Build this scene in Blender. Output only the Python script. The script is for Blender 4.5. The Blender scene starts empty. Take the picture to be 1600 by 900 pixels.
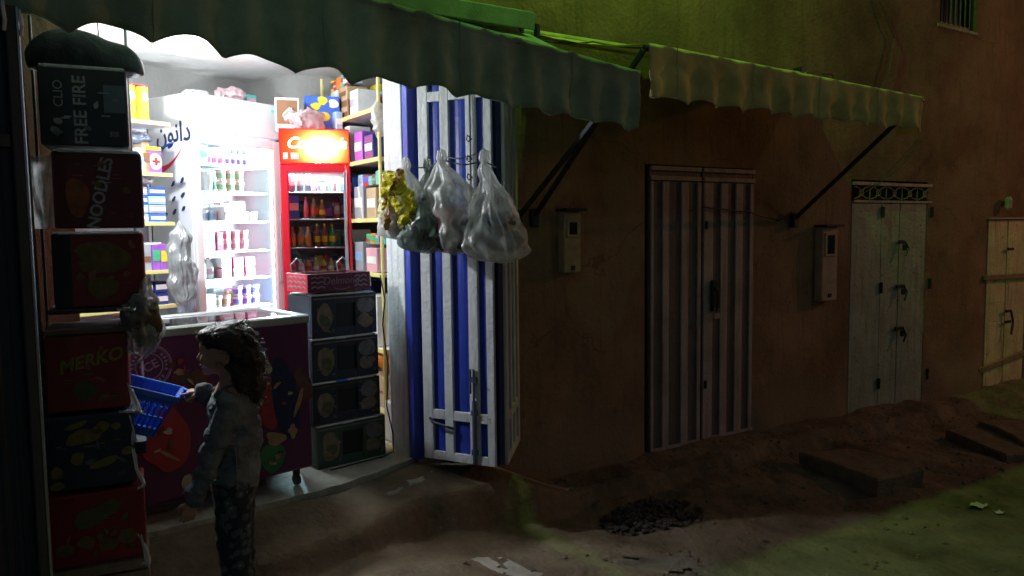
import bpy, math, random
import numpy as np
from mathutils import Vector, Matrix, Euler
random.seed(7)
scene = bpy.context.scene
COL = scene.collection
R = math.radians
# ------------------------------------------------------------------ camera
YAW, PITCH, ROLL, FPX = R(33.0), R(4.5), R(0.7), 1200.0
EYE = Vector((0, 0, 1.6))
_f = Vector((math.sin(YAW)*math.cos(PITCH), math.cos(YAW)*math.cos(PITCH), -math.sin(PITCH)))
_r0 = Vector((math.cos(YAW), -math.sin(YAW), 0))
_u0 = _r0.cross(_f)
_r = _r0*math.cos(ROLL) - _u0*math.sin(ROLL)
_u = _u0*math.cos(ROLL) + _r0*math.sin(ROLL)
cam_d = bpy.data.cameras.new('camera'); cam = bpy.data.objects.new('camera', cam_d); COL.objects.link(cam)
cam.matrix_world = Matrix(((_r.x, _u.x, -_f.x, EYE.x), (_r.y, _u.y, -_f.y, EYE.y), (_r.z, _u.z, -_f.z, EYE.z), (0, 0, 0, 1)))
cam_d.sensor_width = 36; cam_d.lens = 36*FPX/1600; cam_d.clip_start = 0.05; cam_d.clip_end = 500
scene.camera = cam
# ------------------------------------------------------------------ night sky, exposure
world = bpy.data.worlds.new('World'); scene.world = world; world.use_nodes = True
bg = world.node_tree.nodes['Background']
bg.inputs[0].default_value = (0.46, 0.54, 0.70, 1); bg.inputs[1].default_value = 0.050
vs = scene.view_settings
vs.view_transform = 'Standard'; vs.look = 'None'; vs.gamma = 1; vs.exposure = 0; vs.use_curve_mapping = False
scene.cycles.use_denoising = True
scene.cycles.max_bounces = 8; scene.cycles.transparent_max_bounces = 16
scene.cycles.caustics_reflective = False; scene.cycles.caustics_refractive = False
scene.cycles.sample_clamp_indirect = 4

def lamp(name, typ, loc, power, color, size=0.1, look=None, **kw):
    l = bpy.data.lights.new(name, typ); l.energy = power; l.color = color
    if typ == 'AREA':
        l.shape = kw.get('shape', 'RECTANGLE'); l.size = size; l.size_y = kw.get('size_y', size)
    else:
        l.shadow_soft_size = size
        if typ == 'SPOT': l.spot_size = R(kw.get('cone', 90)); l.spot_blend = 0.4
    o = bpy.data.objects.new(name, l); COL.objects.link(o); o.location = loc
    if look is not None:
        o.rotation_euler = (Vector(look)-Vector(loc)).to_track_quat('-Z', 'Y').to_euler()
    return o
# the shop's ceiling lamp, the green street lamp on the wall above, the orange lamp far down the street
lamp('shop_lamp', 'POINT', (1.10, 4.92, 2.64), 34, (0.86, 0.95, 1.0), 0.10)
lamp('hanging_bulb_lamp', 'POINT', (0.42, 4.45, 2.18), 78, (0.90, 0.96, 1.0), 0.045)  # added out of view behind the cartons to brighten the shop ceiling
lamp('green_street_lamp', 'POINT', (3.15, 3.45, 5.3), 150, (0.36, 1.0, 0.10), 0.06)
lamp('orange_street_lamp', 'POINT', (15.5, 0.6, 4.6), 340, (1.0, 0.36, 0.12), 0.15)
lamp('distant_window_lamp', 'POINT', (-2.5, -4.5, 3.4), 14, (0.75, 0.85, 1.0), 0.3)  # added bluish fill for the fronts at left, no window stands there
lamp('far_street_lamp', 'POINT', (9.5, -4.5, 6.5), 60, (0.80, 0.92, 0.40), 0.3)  # added yellow-green fill for awning fronts and doors, not a known street lamp

# ------------------------------------------------------------------ pixel rays to places
def ray(px, py):
    return _f + _r*((px-800)/FPX) - _u*((py-450)/FPX)
def W(px, py, Z): return EYE + ray(px, py)*Z
def onY(px, py, Y): d = ray(px, py); return EYE + d*(Y/d.y)
def onZ(px, py, z): d = ray(px, py); return EYE + d*((z-EYE.z)/d.z)
# ------------------------------------------------------------------ noise
_rs = np.random.RandomState(5); _T = _rs.rand(32, 32, 32).astype(np.float32)*2-1
def vn(x, y, z, s=1.0, seed=0):
    x = np.asarray(x, dtype=np.float64)*s+seed*7.31+100; y = np.asarray(y, dtype=np.float64)*s+seed*3.7+100; z = np.asarray(z, dtype=np.float64)*s+seed*1.9+100
    x, y, z = np.broadcast_arrays(x, y, z)
    xi, yi, zi = np.floor(x).astype(int), np.floor(y).astype(int), np.floor(z).astype(int)
    fx, fy, fz = x-xi, y-yi, z-zi
    fx, fy, fz = fx*fx*(3-2*fx), fy*fy*(3-2*fy), fz*fz*(3-2*fz)
    g = lambda a, b, c: _T[(xi+a) & 31, (yi+b) & 31, (zi+c) & 31]
    r = 0
    for a in (0, 1):
        for b in (0, 1):
            for c in (0, 1):
                r = r + g(a, b, c)*(fx if a else 1-fx)*(fy if b else 1-fy)*(fz if c else 1-fz)
    return r
def sm(a, b, x):
    t = np.clip((x-a)/(b-a), 0, 1); return t*t*(3-2*t)
# ------------------------------------------------------------------ materials
MATS = {}
def mat(name, col, rough=0.6, var=0.18, vscale=6.0, bump=0.15, bscale=40.0, metal=0.0, spec=0.5, emis=None, estr=0.0, sheen=0.0, trans=None):
    if name in MATS: return MATS[name]
    m = bpy.data.materials.new(name); m.use_nodes = True; nt = m.node_tree; N = nt.nodes; L = nt.links
    b = N['Principled BSDF']; b.inputs['Roughness'].default_value = rough; b.inputs['Metallic'].default_value = metal
    b.inputs['Specular IOR Level'].default_value = spec
    tc = N.new('ShaderNodeTexCoord')
    n = N.new('ShaderNodeTexNoise'); n.inputs['Scale'].default_value = vscale; n.inputs['Detail'].default_value = 6; n.inputs['Roughness'].default_value = 0.65
    L.new(tc.outputs['Object'], n.inputs['Vector'])
    rp = N.new('ShaderNodeMapRange'); rp.inputs[1].default_value = 0.3; rp.inputs[2].default_value = 0.7
    rp.inputs[3].default_value = 1-var; rp.inputs[4].default_value = 1+var
    L.new(n.outputs['Fac'], rp.inputs[0])
    mx = N.new('ShaderNodeVectorMath'); mx.operation = 'SCALE'; mx.inputs[0].default_value = col[:3]
    L.new(rp.outputs[0], mx.inputs['Scale']); L.new(mx.outputs[0], b.inputs['Base Color'])
    if bump:
        n2 = N.new('ShaderNodeTexNoise'); n2.inputs['Scale'].default_value = bscale; n2.inputs['Detail'].default_value = 5
        L.new(tc.outputs['Object'], n2.inputs['Vector'])
        bp = N.new('ShaderNodeBump'); bp.inputs['Strength'].default_value = bump; bp.inputs['Distance'].default_value = 0.02
        L.new(n2.outputs['Fac'], bp.inputs['Height']); L.new(bp.outputs[0], b.inputs['Normal'])
    if emis: b.inputs['Emission Color'].default_value = (*emis, 1); b.inputs['Emission Strength'].default_value = estr
    MATS[name] = m; return m
def old_plaster(m):
    """adds repaired patches, fine cracks and a soiled foot to the earth render"""
    nt = m.node_tree; N = nt.nodes; L = nt.links; b = N['Principled BSDF']; src = b.inputs['Base Color'].links[0].from_socket; tc = [n for n in N if n.type == 'TEX_COORD'][0]
    def mixin(fac, colr):
        global _src
        c = N.new('ShaderNodeMix'); c.data_type = 'RGBA'; L.new(fac, c.inputs[0]); L.new(_src, c.inputs[6]); c.inputs[7].default_value = (*colr, 1); _src = c.outputs[2]
    def rng(sock, a, b_, c=0., d=1.):
        r = N.new('ShaderNodeMapRange'); r.inputs[1].default_value = a; r.inputs[2].default_value = b_; r.inputs[3].default_value = c; r.inputs[4].default_value = d; L.new(sock, r.inputs[0]); return r.outputs[0]
    global _src; _src = src
    n = N.new('ShaderNodeTexNoise'); n.inputs['Scale'].default_value = .9; n.inputs['Detail'].default_value = 9; n.inputs['Roughness'].default_value = .55; L.new(tc.outputs['Object'], n.inputs['Vector'])
    mixin(rng(n.outputs['Fac'], .575, .62, 0, .40), (.36, .26, .17)); mixin(rng(n.outputs['Fac'], .40, .36, 0, .40), (.15, .09, .06))
    w = N.new('ShaderNodeTexNoise'); w.inputs['Scale'].default_value = 3; w.inputs['Detail'].default_value = 4; L.new(tc.outputs['Object'], w.inputs['Vector'])
    ad = N.new('ShaderNodeVectorMath'); ad.operation = 'MULTIPLY_ADD'; L.new(w.outputs['Color'], ad.inputs[0]); ad.inputs[1].default_value = (.5, .5, .5); L.new(tc.outputs['Object'], ad.inputs[2])
    v = N.new('ShaderNodeTexVoronoi'); v.feature = 'DISTANCE_TO_EDGE'; v.inputs['Scale'].default_value = .85; L.new(ad.outputs[0], v.inputs['Vector'])
    mk = N.new('ShaderNodeMath'); mk.operation = 'MULTIPLY'; L.new(rng(v.outputs['Distance'], .006, .001, 0, .55), mk.inputs[0]); L.new(rng(n.outputs['Fac'], .50, .56), mk.inputs[1]); mixin(mk.outputs[0], (.10, .065, .045))
    sx = N.new('ShaderNodeSeparateXYZ'); L.new(tc.outputs['Object'], sx.inputs[0]); ad2 = N.new('ShaderNodeMath'); ad2.operation = 'MULTIPLY_ADD'; L.new(w.outputs['Fac'], ad2.inputs[0]); ad2.inputs[1].default_value = -.7; L.new(sx.outputs['Z'], ad2.inputs[2])
    mixin(rng(ad2.outputs[0], .02, -.22, 0, .65), (.24, .19, .13)); L.new(_src, b.inputs['Base Color']); return m
def canvas(name, col, tcol, amt=.25):
    """awning cloth: stained and faded, and a little light comes through it"""
    m = mat(name, col, .9, .42, 2.6, .35, 160, spec=.2); nt = m.node_tree; N = nt.nodes; L = nt.links
    t = N.new('ShaderNodeBsdfTranslucent'); t.inputs[0].default_value = (*tcol, 1); x = N.new('ShaderNodeMixShader'); x.inputs[0].default_value = amt
    L.new(N['Principled BSDF'].outputs[0], x.inputs[1]); L.new(t.outputs[0], x.inputs[2]); L.new(x.outputs[0], N['Material Output'].inputs[0]); return m
def weathered(name, col, rust=(.16, .07, .03), rough=.6, amt=.56, var=.25, vscale=3.0):
    """old paint: blotchy, chipped to rust in small spots, with faint upright runs"""
    m = mat(name, col, rough, var, vscale, .35, 34); nt = m.node_tree; N = nt.nodes; L = nt.links; b = N['Principled BSDF']
    src = b.inputs['Base Color'].links[0].from_socket; tc = [n for n in N if n.type == 'TEX_COORD'][0]
    n = N.new('ShaderNodeTexNoise'); n.inputs['Scale'].default_value = 13; n.inputs['Detail'].default_value = 8; n.inputs['Roughness'].default_value = .75; L.new(tc.outputs['Object'], n.inputs['Vector'])
    mp = N.new('ShaderNodeMapping'); mp.inputs['Scale'].default_value = (9, 9, .7); L.new(tc.outputs['Object'], mp.inputs[0]); n3 = N.new('ShaderNodeTexNoise'); n3.inputs['Scale'].default_value = 2.5; n3.inputs['Detail'].default_value = 4; L.new(mp.outputs[0], n3.inputs['Vector'])
    r = N.new('ShaderNodeMapRange'); r.inputs[1].default_value = amt; r.inputs[2].default_value = amt+.05; L.new(n.outputs['Fac'], r.inputs[0])
    r3 = N.new('ShaderNodeMapRange'); r3.inputs[1].default_value = .52; r3.inputs[2].default_value = .72; r3.inputs[4].default_value = .55; L.new(n3.outputs['Fac'], r3.inputs[0])
    mx = N.new('ShaderNodeMath'); mx.operation = 'MAXIMUM'; L.new(r.outputs[0], mx.inputs[0]); L.new(r3.outputs[0], mx.inputs[1])
    c = N.new('ShaderNodeMix'); c.data_type = 'RGBA'; L.new(mx.outputs[0], c.inputs[0]); L.new(src, c.inputs[6]); c.inputs[7].default_value = (*rust, 1); L.new(c.outputs[2], b.inputs['Base Color']); return m
def film(name, col, clear=0.45, rough=0.25, vscale=18):
    """thin crumpled plastic film: partly see-through, partly milky, with a gloss"""
    if name in MATS: return MATS[name]
    m = bpy.data.materials.new(name); m.use_nodes = True; nt = m.node_tree; N = nt.nodes; L = nt.links
    N.remove(N['Principled BSDF']); out = N['Material Output']
    tc = N.new('ShaderNodeTexCoord'); n = N.new('ShaderNodeTexNoise'); n.inputs['Scale'].default_value = vscale; n.inputs['Detail'].default_value = 6
    L.new(tc.outputs['Object'], n.inputs['Vector'])
    bp = N.new('ShaderNodeBump'); bp.inputs['Strength'].default_value = 0.6; bp.inputs['Distance'].default_value = 0.02; L.new(n.outputs['Fac'], bp.inputs['Height'])
    d = N.new('ShaderNodeBsdfDiffuse'); d.inputs[0].default_value = (*col, 1); t = N.new('ShaderNodeBsdfTranslucent'); t.inputs[0].default_value = (*col, 1)
    g = N.new('ShaderNodeBsdfGlossy'); g.inputs['Roughness'].default_value = rough; g.inputs[0].default_value = (1, 1, 1, 1)
    for x in (d, g): L.new(bp.outputs[0], x.inputs['Normal'])
    tr = N.new('ShaderNodeBsdfTransparent')
    a = N.new('ShaderNodeMixShader'); a.inputs[0].default_value = 0.5; L.new(d.outputs[0], a.inputs[1]); L.new(t.outputs[0], a.inputs[2])
    b = N.new('ShaderNodeMixShader'); b.inputs[0].default_value = 0.11; L.new(a.outputs[0], b.inputs[1]); L.new(g.outputs[0], b.inputs[2])
    rp = N.new('ShaderNodeMapRange'); rp.inputs[1].default_value = 0.35; rp.inputs[2].default_value = 0.65
    rp.inputs[3].default_value = max(0, clear-0.2); rp.inputs[4].default_value = min(1, clear+0.2); L.new(n.outputs['Fac'], rp.inputs[0])
    c = N.new('ShaderNodeMixShader'); L.new(rp.outputs[0], c.inputs[0]); L.new(b.outputs[0], c.inputs[1]); L.new(tr.outputs[0], c.inputs[2])
    L.new(c.outputs[0], out.inputs[0]); MATS[name] = m; return m
def glass(name, tint=(1, 1, 1), refl=0.08, rough=0.02):
    m = bpy.data.materials.new(name); m.use_nodes = True; nt = m.node_tree; N = nt.nodes; L = nt.links
    N.remove(N['Principled BSDF']); out = N['Material Output']
    tr = N.new('ShaderNodeBsdfTransparent'); tr.inputs[0].default_value = (*tint, 1)
    g = N.new('ShaderNodeBsdfGlossy'); g.inputs['Roughness'].default_value = rough
    fr = N.new('ShaderNodeFresnel'); fr.inputs[0].default_value = 1.45
    c = N.new('ShaderNodeMixShader'); L.new(fr.outputs[0], c.inputs[0]); L.new(tr.outputs[0], c.inputs[1]); L.new(g.outputs[0], c.inputs[2])
    L.new(c.outputs[0], out.inputs[0]); return m
ORD = ['leftmost', 'second from the left', 'third from the left', 'fourth from the left', 'fifth from the left', 'sixth from the left', 'rightmost']
def nth(i, n): return 'rightmost' if i == n-1 and n > 1 else ORD[i]
ROW = ['bottom row', 'second row up', 'third row up', 'top row']
def rowc(j, n): return ('lower row' if j == 0 else 'upper row') if n == 2 else ('top row' if j == n-1 else ROW[j])
# ------------------------------------------------------------------ mesh building
class MB:
    def __init__(s): s.v = []; s.f = []
    def add(s, vs, fs):
        o = len(s.v); s.v += [tuple(v) for v in vs]; s.f += [tuple(i+o for i in f) for f in fs]; return s
    def box(s, c, d, rz=0.0, bev=0.0, M=None):
        x, y, z = d[0]/2, d[1]/2, d[2]/2
        b = min(bev, x*.45, y*.45, z*.45)
        if b > 0:
            vs = []
            for sx in (-1, 1):
                for sy in (-1, 1):
                    for sz in (-1, 1):
                        vs += [(sx*x, sy*(y-b), sz*(z-b)), (sx*(x-b), sy*y, sz*(z-b)), (sx*(x-b), sy*(y-b), sz*z)]
            idx = lambda a, e, g, k: ((a*2+e)*2+g)*3+k
            fs = [(idx(0,0,0,0), idx(0,0,1,0), idx(0,1,1,0), idx(0,1,0,0)), (idx(1,0,0,0), idx(1,1,0,0), idx(1,1,1,0), idx(1,0,1,0)),
                  (idx(0,0,0,1), idx(1,0,0,1), idx(1,0,1,1), idx(0,0,1,1)), (idx(0,1,0,1), idx(0,1,1,1), idx(1,1,1,1), idx(1,1,0,1)),
                  (idx(0,0,0,2), idx(0,1,0,2), idx(1,1,0,2), idx(1,0,0,2)), (idx(0,0,1,2), idx(1,0,1,2), idx(1,1,1,2), idx(0,1,1,2))]
            for a in (0, 1):
                for e in (0, 1):
                    fs.append((idx(a,e,0,0), idx(a,e,0,1), idx(a,e,1,1), idx(a,e,1,0)))
                    fs.append((idx(a,0,e,0), idx(a,0,e,2), idx(a,1,e,2), idx(a,1,e,0)))
                    fs.append((idx(0,a,e,1), idx(0,a,e,2), idx(1,a,e,2), idx(1,a,e,1)))
                    for g in (0, 1): fs.append((idx(a,e,g,0), idx(a,e,g,1), idx(a,e,g,2)))
        else:
            vs = [(a*x, e*y, g*z) for a in (-1, 1) for e in (-1, 1) for g in (-1, 1)]
            fs = [(0,1,3,2), (4,6,7,5), (0,4,5,1), (2,3,7,6), (0,2,6,4), (1,5,7,3)]
        m = Matrix.Translation(c) @ (M if M is not None else Matrix.Rotation(rz, 4, 'Z'))
        return s.add([m @ Vector(v) for v in vs], fs)
    def bar(s, a, b, w, t, bev=0.0):
        """a box-section bar from a to b, w wide (across), t thick"""
        a = Vector(a); b = Vector(b); d = b-a; L = d.length
        q = d.to_track_quat('X', 'Z').to_matrix().to_4x4()
        return s.box((a+b)/2, (L, t, w), bev=bev, M=q)
    def tube(s, pts, r, n=8, cap=True):
        pts = [Vector(p) for p in pts]; rs = r if isinstance(r, (list, tuple)) else [r]*len(pts)
        up = None; vs = []; fs = []
        for i, p in enumerate(pts):
            t = (pts[min(i+1, len(pts)-1)]-pts[max(i-1, 0)]).normalized()
            if up is None: up = t.orthogonal().normalized()
            up = (up - t*up.dot(t));
            if up.length < 1e-6: up = t.orthogonal()
            up.normalize(); w = t.cross(up)
            for k in range(n):
                a = 2*math.pi*k/n; vs.append(p + (up*math.cos(a)+w*math.sin(a))*rs[i])
        for i in range(len(pts)-1):
            for k in range(n):
                k2 = (k+1) % n; fs.append((i*n+k, i*n+k2, (i+1)*n+k2, (i+1)*n+k))
        if cap: fs += [tuple(reversed(range(n))), tuple((len(pts)-1)*n+k for k in range(n))]
        return s.add(vs, fs)
    def lathe(s, c, prof, n=20):
        """prof: list of (r, z)"""
        vs = []; fs = []
        for r_, z in prof:
            for k in range(n):
                a = 2*math.pi*k/n; vs.append((c[0]+r_*math.cos(a), c[1]+r_*math.sin(a), c[2]+z))
        for i in range(len(prof)-1):
            for k in range(n):
                k2 = (k+1) % n; fs.append((i*n+k, i*n+k2, (i+1)*n+k2, (i+1)*n+k))
        fs += [tuple(reversed(range(n))), tuple((len(prof)-1)*n+k for k in range(n))]
        return s.add(vs, fs)
    def grid(s, P):
        """P[i][j] -> point"""
        ni, nj = len(P), len(P[0]); vs = [p for row in P for p in row]
        fs = [(i*nj+j, i*nj+j+1, (i+1)*nj+j+1, (i+1)*nj+j) for i in range(ni-1) for j in range(nj-1)]
        return s.add(vs, fs)
    def blob(s, o, ex, ez, cx, cz, rx, rz, seed=0, n=28, amp=0.18, th=0.0015, rot=0.0):
        """flat printed patch with an uneven outline in the plane o + ex*x + ez*z"""
        ey = Vector(ez).cross(Vector(ex)).normalized(); ex = Vector(ex); ez = Vector(ez); o = Vector(o); rim = []
        for k in range(n):
            a = 2*math.pi*k/n; q = 1+amp*float(vn(math.cos(a)*1.3, math.sin(a)*1.3, 0, 1, seed))*1.6
            x, z = rx*math.cos(a)*q, rz*math.sin(a)*q
            x, z = x*math.cos(rot)-z*math.sin(rot), x*math.sin(rot)+z*math.cos(rot)
            rim.append(o+ex*(cx+x)+ez*(cz+z))
        top = [p+ey*(-th) for p in rim]
        return s.add(rim+top, [tuple(range(n, 2*n)), tuple(reversed(range(n)))]+[(k, (k+1) % n, n+(k+1) % n, n+k) for k in range(n)])
    def obj(s, name, m, parent=None, smooth=False, loc=None, rz=0.0, fixn=True):
        me = bpy.data.meshes.new(name); me.from_pydata(s.v, [], s.f); me.update()
        if fixn:
            import bmesh
            bm = bmesh.new(); bm.from_mesh(me); bmesh.ops.recalc_face_normals(bm, faces=bm.faces); bm.to_mesh(me); bm.free()
        if m: me.materials.append(m)
        if smooth: me.polygons.foreach_set('use_smooth', [True]*len(me.polygons))
        o = bpy.data.objects.new(name, me); COL.objects.link(o)
        if loc is not None: o.location = loc
        o.rotation_euler.z = rz
        if parent is not None: o.parent = parent
        return o
def tag(o, label, cat=None, group=None, kind=None):
    if label: o['label'] = label
    if cat: o['category'] = cat
    if group: o['group'] = group
    if kind: o['kind'] = kind
    return o
def thing(name, label, cat, loc=(0, 0, 0), rz=0.0, group=None):
    o = bpy.data.objects.new(name, None); COL.objects.link(o); o.location = loc; o.rotation_euler.z = rz
    o.empty_display_size = 0.05
    return tag(o, label, cat, group)
def struct(name, mb, m, **k):
    return tag(mb.obj(name, m, **k), None, None, None, 'structure')
def text(s, size, m, parent, o, ex, ez, name='lettering', bold=0.0, shear=0.0, align='CENTER', th=0.0006, space=1.0):
    """letters as thin raised print: o is the centre, ex the writing direction, ez the letters' up"""
    cu = bpy.data.curves.new('t', 'FONT'); cu.body = s; cu.size = size; cu.align_x = align; cu.align_y = 'CENTER'
    cu.extrude = th; cu.offset = bold; cu.shear = shear; cu.space_character = space; cu.resolution_u = 3
    t = bpy.data.objects.new('t', cu); me = bpy.data.meshes.new_from_object(t)
    bpy.data.objects.remove(t); me.name = name; me.materials.clear(); me.materials.append(m)
    ob = bpy.data.objects.new(name, me); COL.objects.link(ob)
    ex = Vector(ex).normalized(); ez = Vector(ez).normalized(); n = ex.cross(ez); o = Vector(o)
    Mx = Matrix(((ex.x, ez.x, n.x, o.x), (ex.y, ez.y, n.y, o.y), (ex.z, ez.z, n.z, o.z), (0, 0, 0, 1)))
    me.transform(Mx)
    if parent is not None: ob.parent = parent
    return ob
# ------------------------------------------------------------------ distance-field modelling for soft bodies
class SDF:
    def __init__(s, lo, hi, h):
        s.lo = np.array(lo, float); s.h = h
        s.ax = [np.arange(lo[i], hi[i]+h, h) for i in range(3)]
        s.D = np.full([len(a) for a in s.ax], 0.2, np.float32)
    def _sl(s, lo, hi, pad):
        r = []
        for i in range(3):
            a = int(max(0, (lo[i]-pad-s.lo[i])/s.h)); b = int(min(len(s.ax[i]), (hi[i]+pad-s.lo[i])/s.h+2)); r.append(slice(a, max(b, a+1)))
        X, Y, Z = np.meshgrid(s.ax[0][r[0]], s.ax[1][r[1]], s.ax[2][r[2]], indexing='ij')
        return tuple(r), X, Y, Z
    def _mix(s, sl, d, k, sub=False):
        D = s.D[sl]
        if sub:
            d = -d; h = np.clip(0.5-0.5*(D-d)/k, 0, 1); s.D[sl] = D*(1-h)+d*h+k*h*(1-h)
        else:
            h = np.clip(0.5+0.5*(D-d)/k, 0, 1); s.D[sl] = D*(1-h)+d*h-k*h*(1-h)
    def cap(s, a, b, ra, rb=None, k=0.01, sy=1.0, sub=False):
        rb = ra if rb is None else rb; a = np.array(a, float); b = np.array(b, float); m = max(ra, rb)
        sl, X, Y, Z = s._sl(np.minimum(a, b)-m/min(1, sy), np.maximum(a, b)+m/min(1, sy), k*2+0.015)
        ab = b-a; ab2 = ab*np.array([1, sy*sy, 1]); L = max((ab*ab2).sum(), 1e-9)
        t = np.clip(((X-a[0])*ab2[0]+(Y-a[1])*ab2[1]+(Z-a[2])*ab2[2])/L, 0, 1)
        d = np.sqrt((X-a[0]-t*ab[0])**2+((Y-a[1]-t*ab[1])*sy)**2+(Z-a[2]-t*ab[2])**2)-(ra+(rb-ra)*t)
        s._mix(sl, d, k, sub); return s
    def ell(s, c, r, k=0.01, sub=False):
        c = np.array(c, float); r = np.array(r, float)
        sl, X, Y, Z = s._sl(c-r, c+r, k*2+0.015)
        q = np.sqrt(((X-c[0])/r[0])**2+((Y-c[1])/r[1])**2+((Z-c[2])/r[2])**2)
        s._mix(sl, (q-1)*r.min(), k, sub); return s
    def disp(s, fn):
        X, Y, Z = np.meshgrid(*s.ax, indexing='ij'); msk = np.abs(s.D) < 0.06
        s.D[msk] += fn(X[msk], Y[msk], Z[msk]).astype(np.float32); return s
    def cut(s, fn):
        X, Y, Z = np.meshgrid(*s.ax, indexing='ij'); s.D = np.maximum(s.D, fn(X, Y, Z)).astype(np.float32); return s
    def obj(s, name, m, parent=None):
        D = s.D; S = D < 0; nx, ny, nz = D.shape
        cnt = np.zeros((nx-1, ny-1, nz-1), np.int8)
        C = [(a, b, c) for a in (0, 1) for b in (0, 1) for c in (0, 1)]
        sub = lambda A, o: A[o[0]:nx-1+o[0], o[1]:ny-1+o[1], o[2]:nz-1+o[2]]
        for o in C: cnt += sub(S, o)
        act = (cnt > 0) & (cnt < 8); idx = np.full(act.shape, -1, np.int64); ids = np.argwhere(act); idx[act] = np.arange(len(ids))
        acc = np.zeros((len(ids), 3)); n = np.zeros(len(ids))
        for i, o in enumerate(C):
            for ax in range(3):
                if o[ax]: continue
                o2 = list(o); o2[ax] = 1
                da = D[ids[:, 0]+o[0], ids[:, 1]+o[1], ids[:, 2]+o[2]]; db = D[ids[:, 0]+o2[0], ids[:, 1]+o2[1], ids[:, 2]+o2[2]]
                mk = (da < 0) != (db < 0); t = np.where(mk, da/np.where(mk, da-db, 1), 0)
                p = np.tile(np.array(o, float), (len(ids), 1)); p[:, ax] += t
                acc[mk] += p[mk]; n[mk] += 1
        V = (ids+acc/np.maximum(n, 1)[:, None])*s.h+s.lo
        F = []
        for ax in range(3):
            u, v = (ax+1) % 3, (ax+2) % 3
            sa = [slice(None)]*3; sb = [slice(None)]*3; sa[ax] = slice(0, -1); sb[ax] = slice(1, None)
            A, B = S[tuple(sa)], S[tuple(sb)]
            e = np.argwhere(A != B); e = e[(e[:, u] > 0) & (e[:, v] > 0) & (e[:, u] < D.shape[u]-1) & (e[:, v] < D.shape[v]-1)]
            ins = A[e[:, 0], e[:, 1], e[:, 2]]
            def cell(du, dv):
                q = e.copy(); q[:, u] -= du; q[:, v] -= dv; return idx[q[:, 0], q[:, 1], q[:, 2]]
            q = np.stack([cell(1, 1), cell(0, 1), cell(0, 0), cell(1, 0)], 1); q[~ins] = q[~ins][:, ::-1]; F.append(q)
        F = np.concatenate(F); F = F[(F >= 0).all(1)]
        me = bpy.data.meshes.new(name); me.from_pydata(V.tolist(), [], F.tolist()); me.update()
        me.materials.append(m); me.polygons.foreach_set('use_smooth', [True]*len(me.polygons))
        o = bpy.data.objects.new(name, me); COL.objects.link(o)
        if parent is not None: o.parent = parent
        return o
# ================================================================== MATERIALS
EARTH = weathered('earth_render', (0.27, 0.17, 0.105), (.16, .11, .075), .95, .60, .5, 1.1)
DIRT = mat('packed_dirt', (0.20, 0.155, 0.108), 0.95, 0.5, 2.2, 0.8, 26, spec=0.15)
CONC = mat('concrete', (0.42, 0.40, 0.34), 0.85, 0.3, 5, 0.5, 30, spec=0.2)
STONE = mat('rough_stone', (0.22, 0.17, 0.12), 0.9, 0.35, 9, 0.6, 40, spec=0.2)
WALLP = mat('grey_white_plaster', (0.34, 0.335, 0.32), 0.85, 0.10, 3, 0.25, 30)
PLASTER = mat('white_plaster', (0.82, 0.82, 0.80), 0.8, 0.08, 3, 0.25, 30)
ALU = mat('brushed_aluminium', (0.75, 0.77, 0.80), 0.3, 0.08, 20, 0.05, 60, metal=0.9)
STEEL = mat('dark_steel', (0.06, 0.065, 0.075), 0.45, 0.3, 20, 0.1, 60, metal=0.7)
CHROME = mat('bright_wire', (0.6, 0.62, 0.65), 0.3, 0.1, 20, 0, 60, metal=0.9)
WHITE = mat('white_enamel', (0.80, 0.82, 0.84), 0.3, 0.05, 5, 0.03, 30)
BLACK = mat('black_plastic', (0.012, 0.012, 0.014), 0.45, 0.2, 12, 0.05, 50)
GREENCLOTH = canvas('green_canvas', (.38, .50, .36), (.26, .31, .24), .22)
YELCLOTH = canvas('faded_canvas', (.80, .74, .30), (.7, .65, .25), .20)
EARTH = old_plaster(EARTH)
BLUE = mat('blue_door_paint', (0.018, 0.045, 0.36), 0.4, 0.25, 5, 0.12, 30)
DOORWHITE = weathered('white_door_paint', (0.60, 0.62, 0.64), (.28, .27, .25), .5, .64, .14, 6)
YELEDGE = mat('pale_yellow_paint', (0.75, 0.66, 0.25), 0.5, 0.1, 8, 0.05, 40)
# ================================================================== GROUND
def zg(X, Y, fine=True):
    X = np.asarray(X, float); Y = np.asarray(Y, float)
    base = -0.15-0.028*np.clip(X-4.5, 0, 8)-0.02*np.clip(4-Y, 0, 3)*sm(1, 4, X)+0.15*sm(2.6, 1.1, X)
    ye = Y+0.10*vn(X, 0, 0, 1.7, 3)+0.04*vn(X, 0, 0, 7, 4)+0.015*vn(X, Y, 0, 19, 5)-0.18*sm(3.0, 1.6, X)*0-0.12*sm(3.4, 2.2, X)*-1
    Lk = np.clip(3.42+.25*(X-.95), 3.25, 3.74); s = sm(Lk-.035, Lk+.035, Y+0.05*vn(X, 0, 0, 2.3, 3)+0.03*vn(X, 0, 0, 7, 4)+0.015*vn(X, Y, 0, 19, 5))
    m = sm(3.0, 2.3, X+.08*vn(X, Y, 0, 3, 12)); top = (base+.095)*(1-m)+(.115+.075*sm(Lk+.02, Lk+.42, Y))*m
    z = base*(1-s)+top*s; m = m*s
    if fine:
        w = 1-0.75*m
        z = z+w*(1+.2*sm(2.4, 3.0, X))*(0.020*vn(X, Y, 0, 1.9, 1)+0.018*vn(X, Y, 0, 5.3, 2)+0.011*np.abs(vn(X, Y, 0, 13, 6))+0.007*vn(X, Y, 0, 30, 7))
    return z
def axis(a, b, h, far):
    l = list(np.arange(a, b+h, h)); s = h; x = l[-1]
    while x < far: s *= 1.35; x += s; l.append(x)
    s = h; x = l[0]; pre = []
    while x > -far: s *= 1.35; x -= s; pre.append(x)
    return np.array(pre[::-1]+l)
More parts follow.
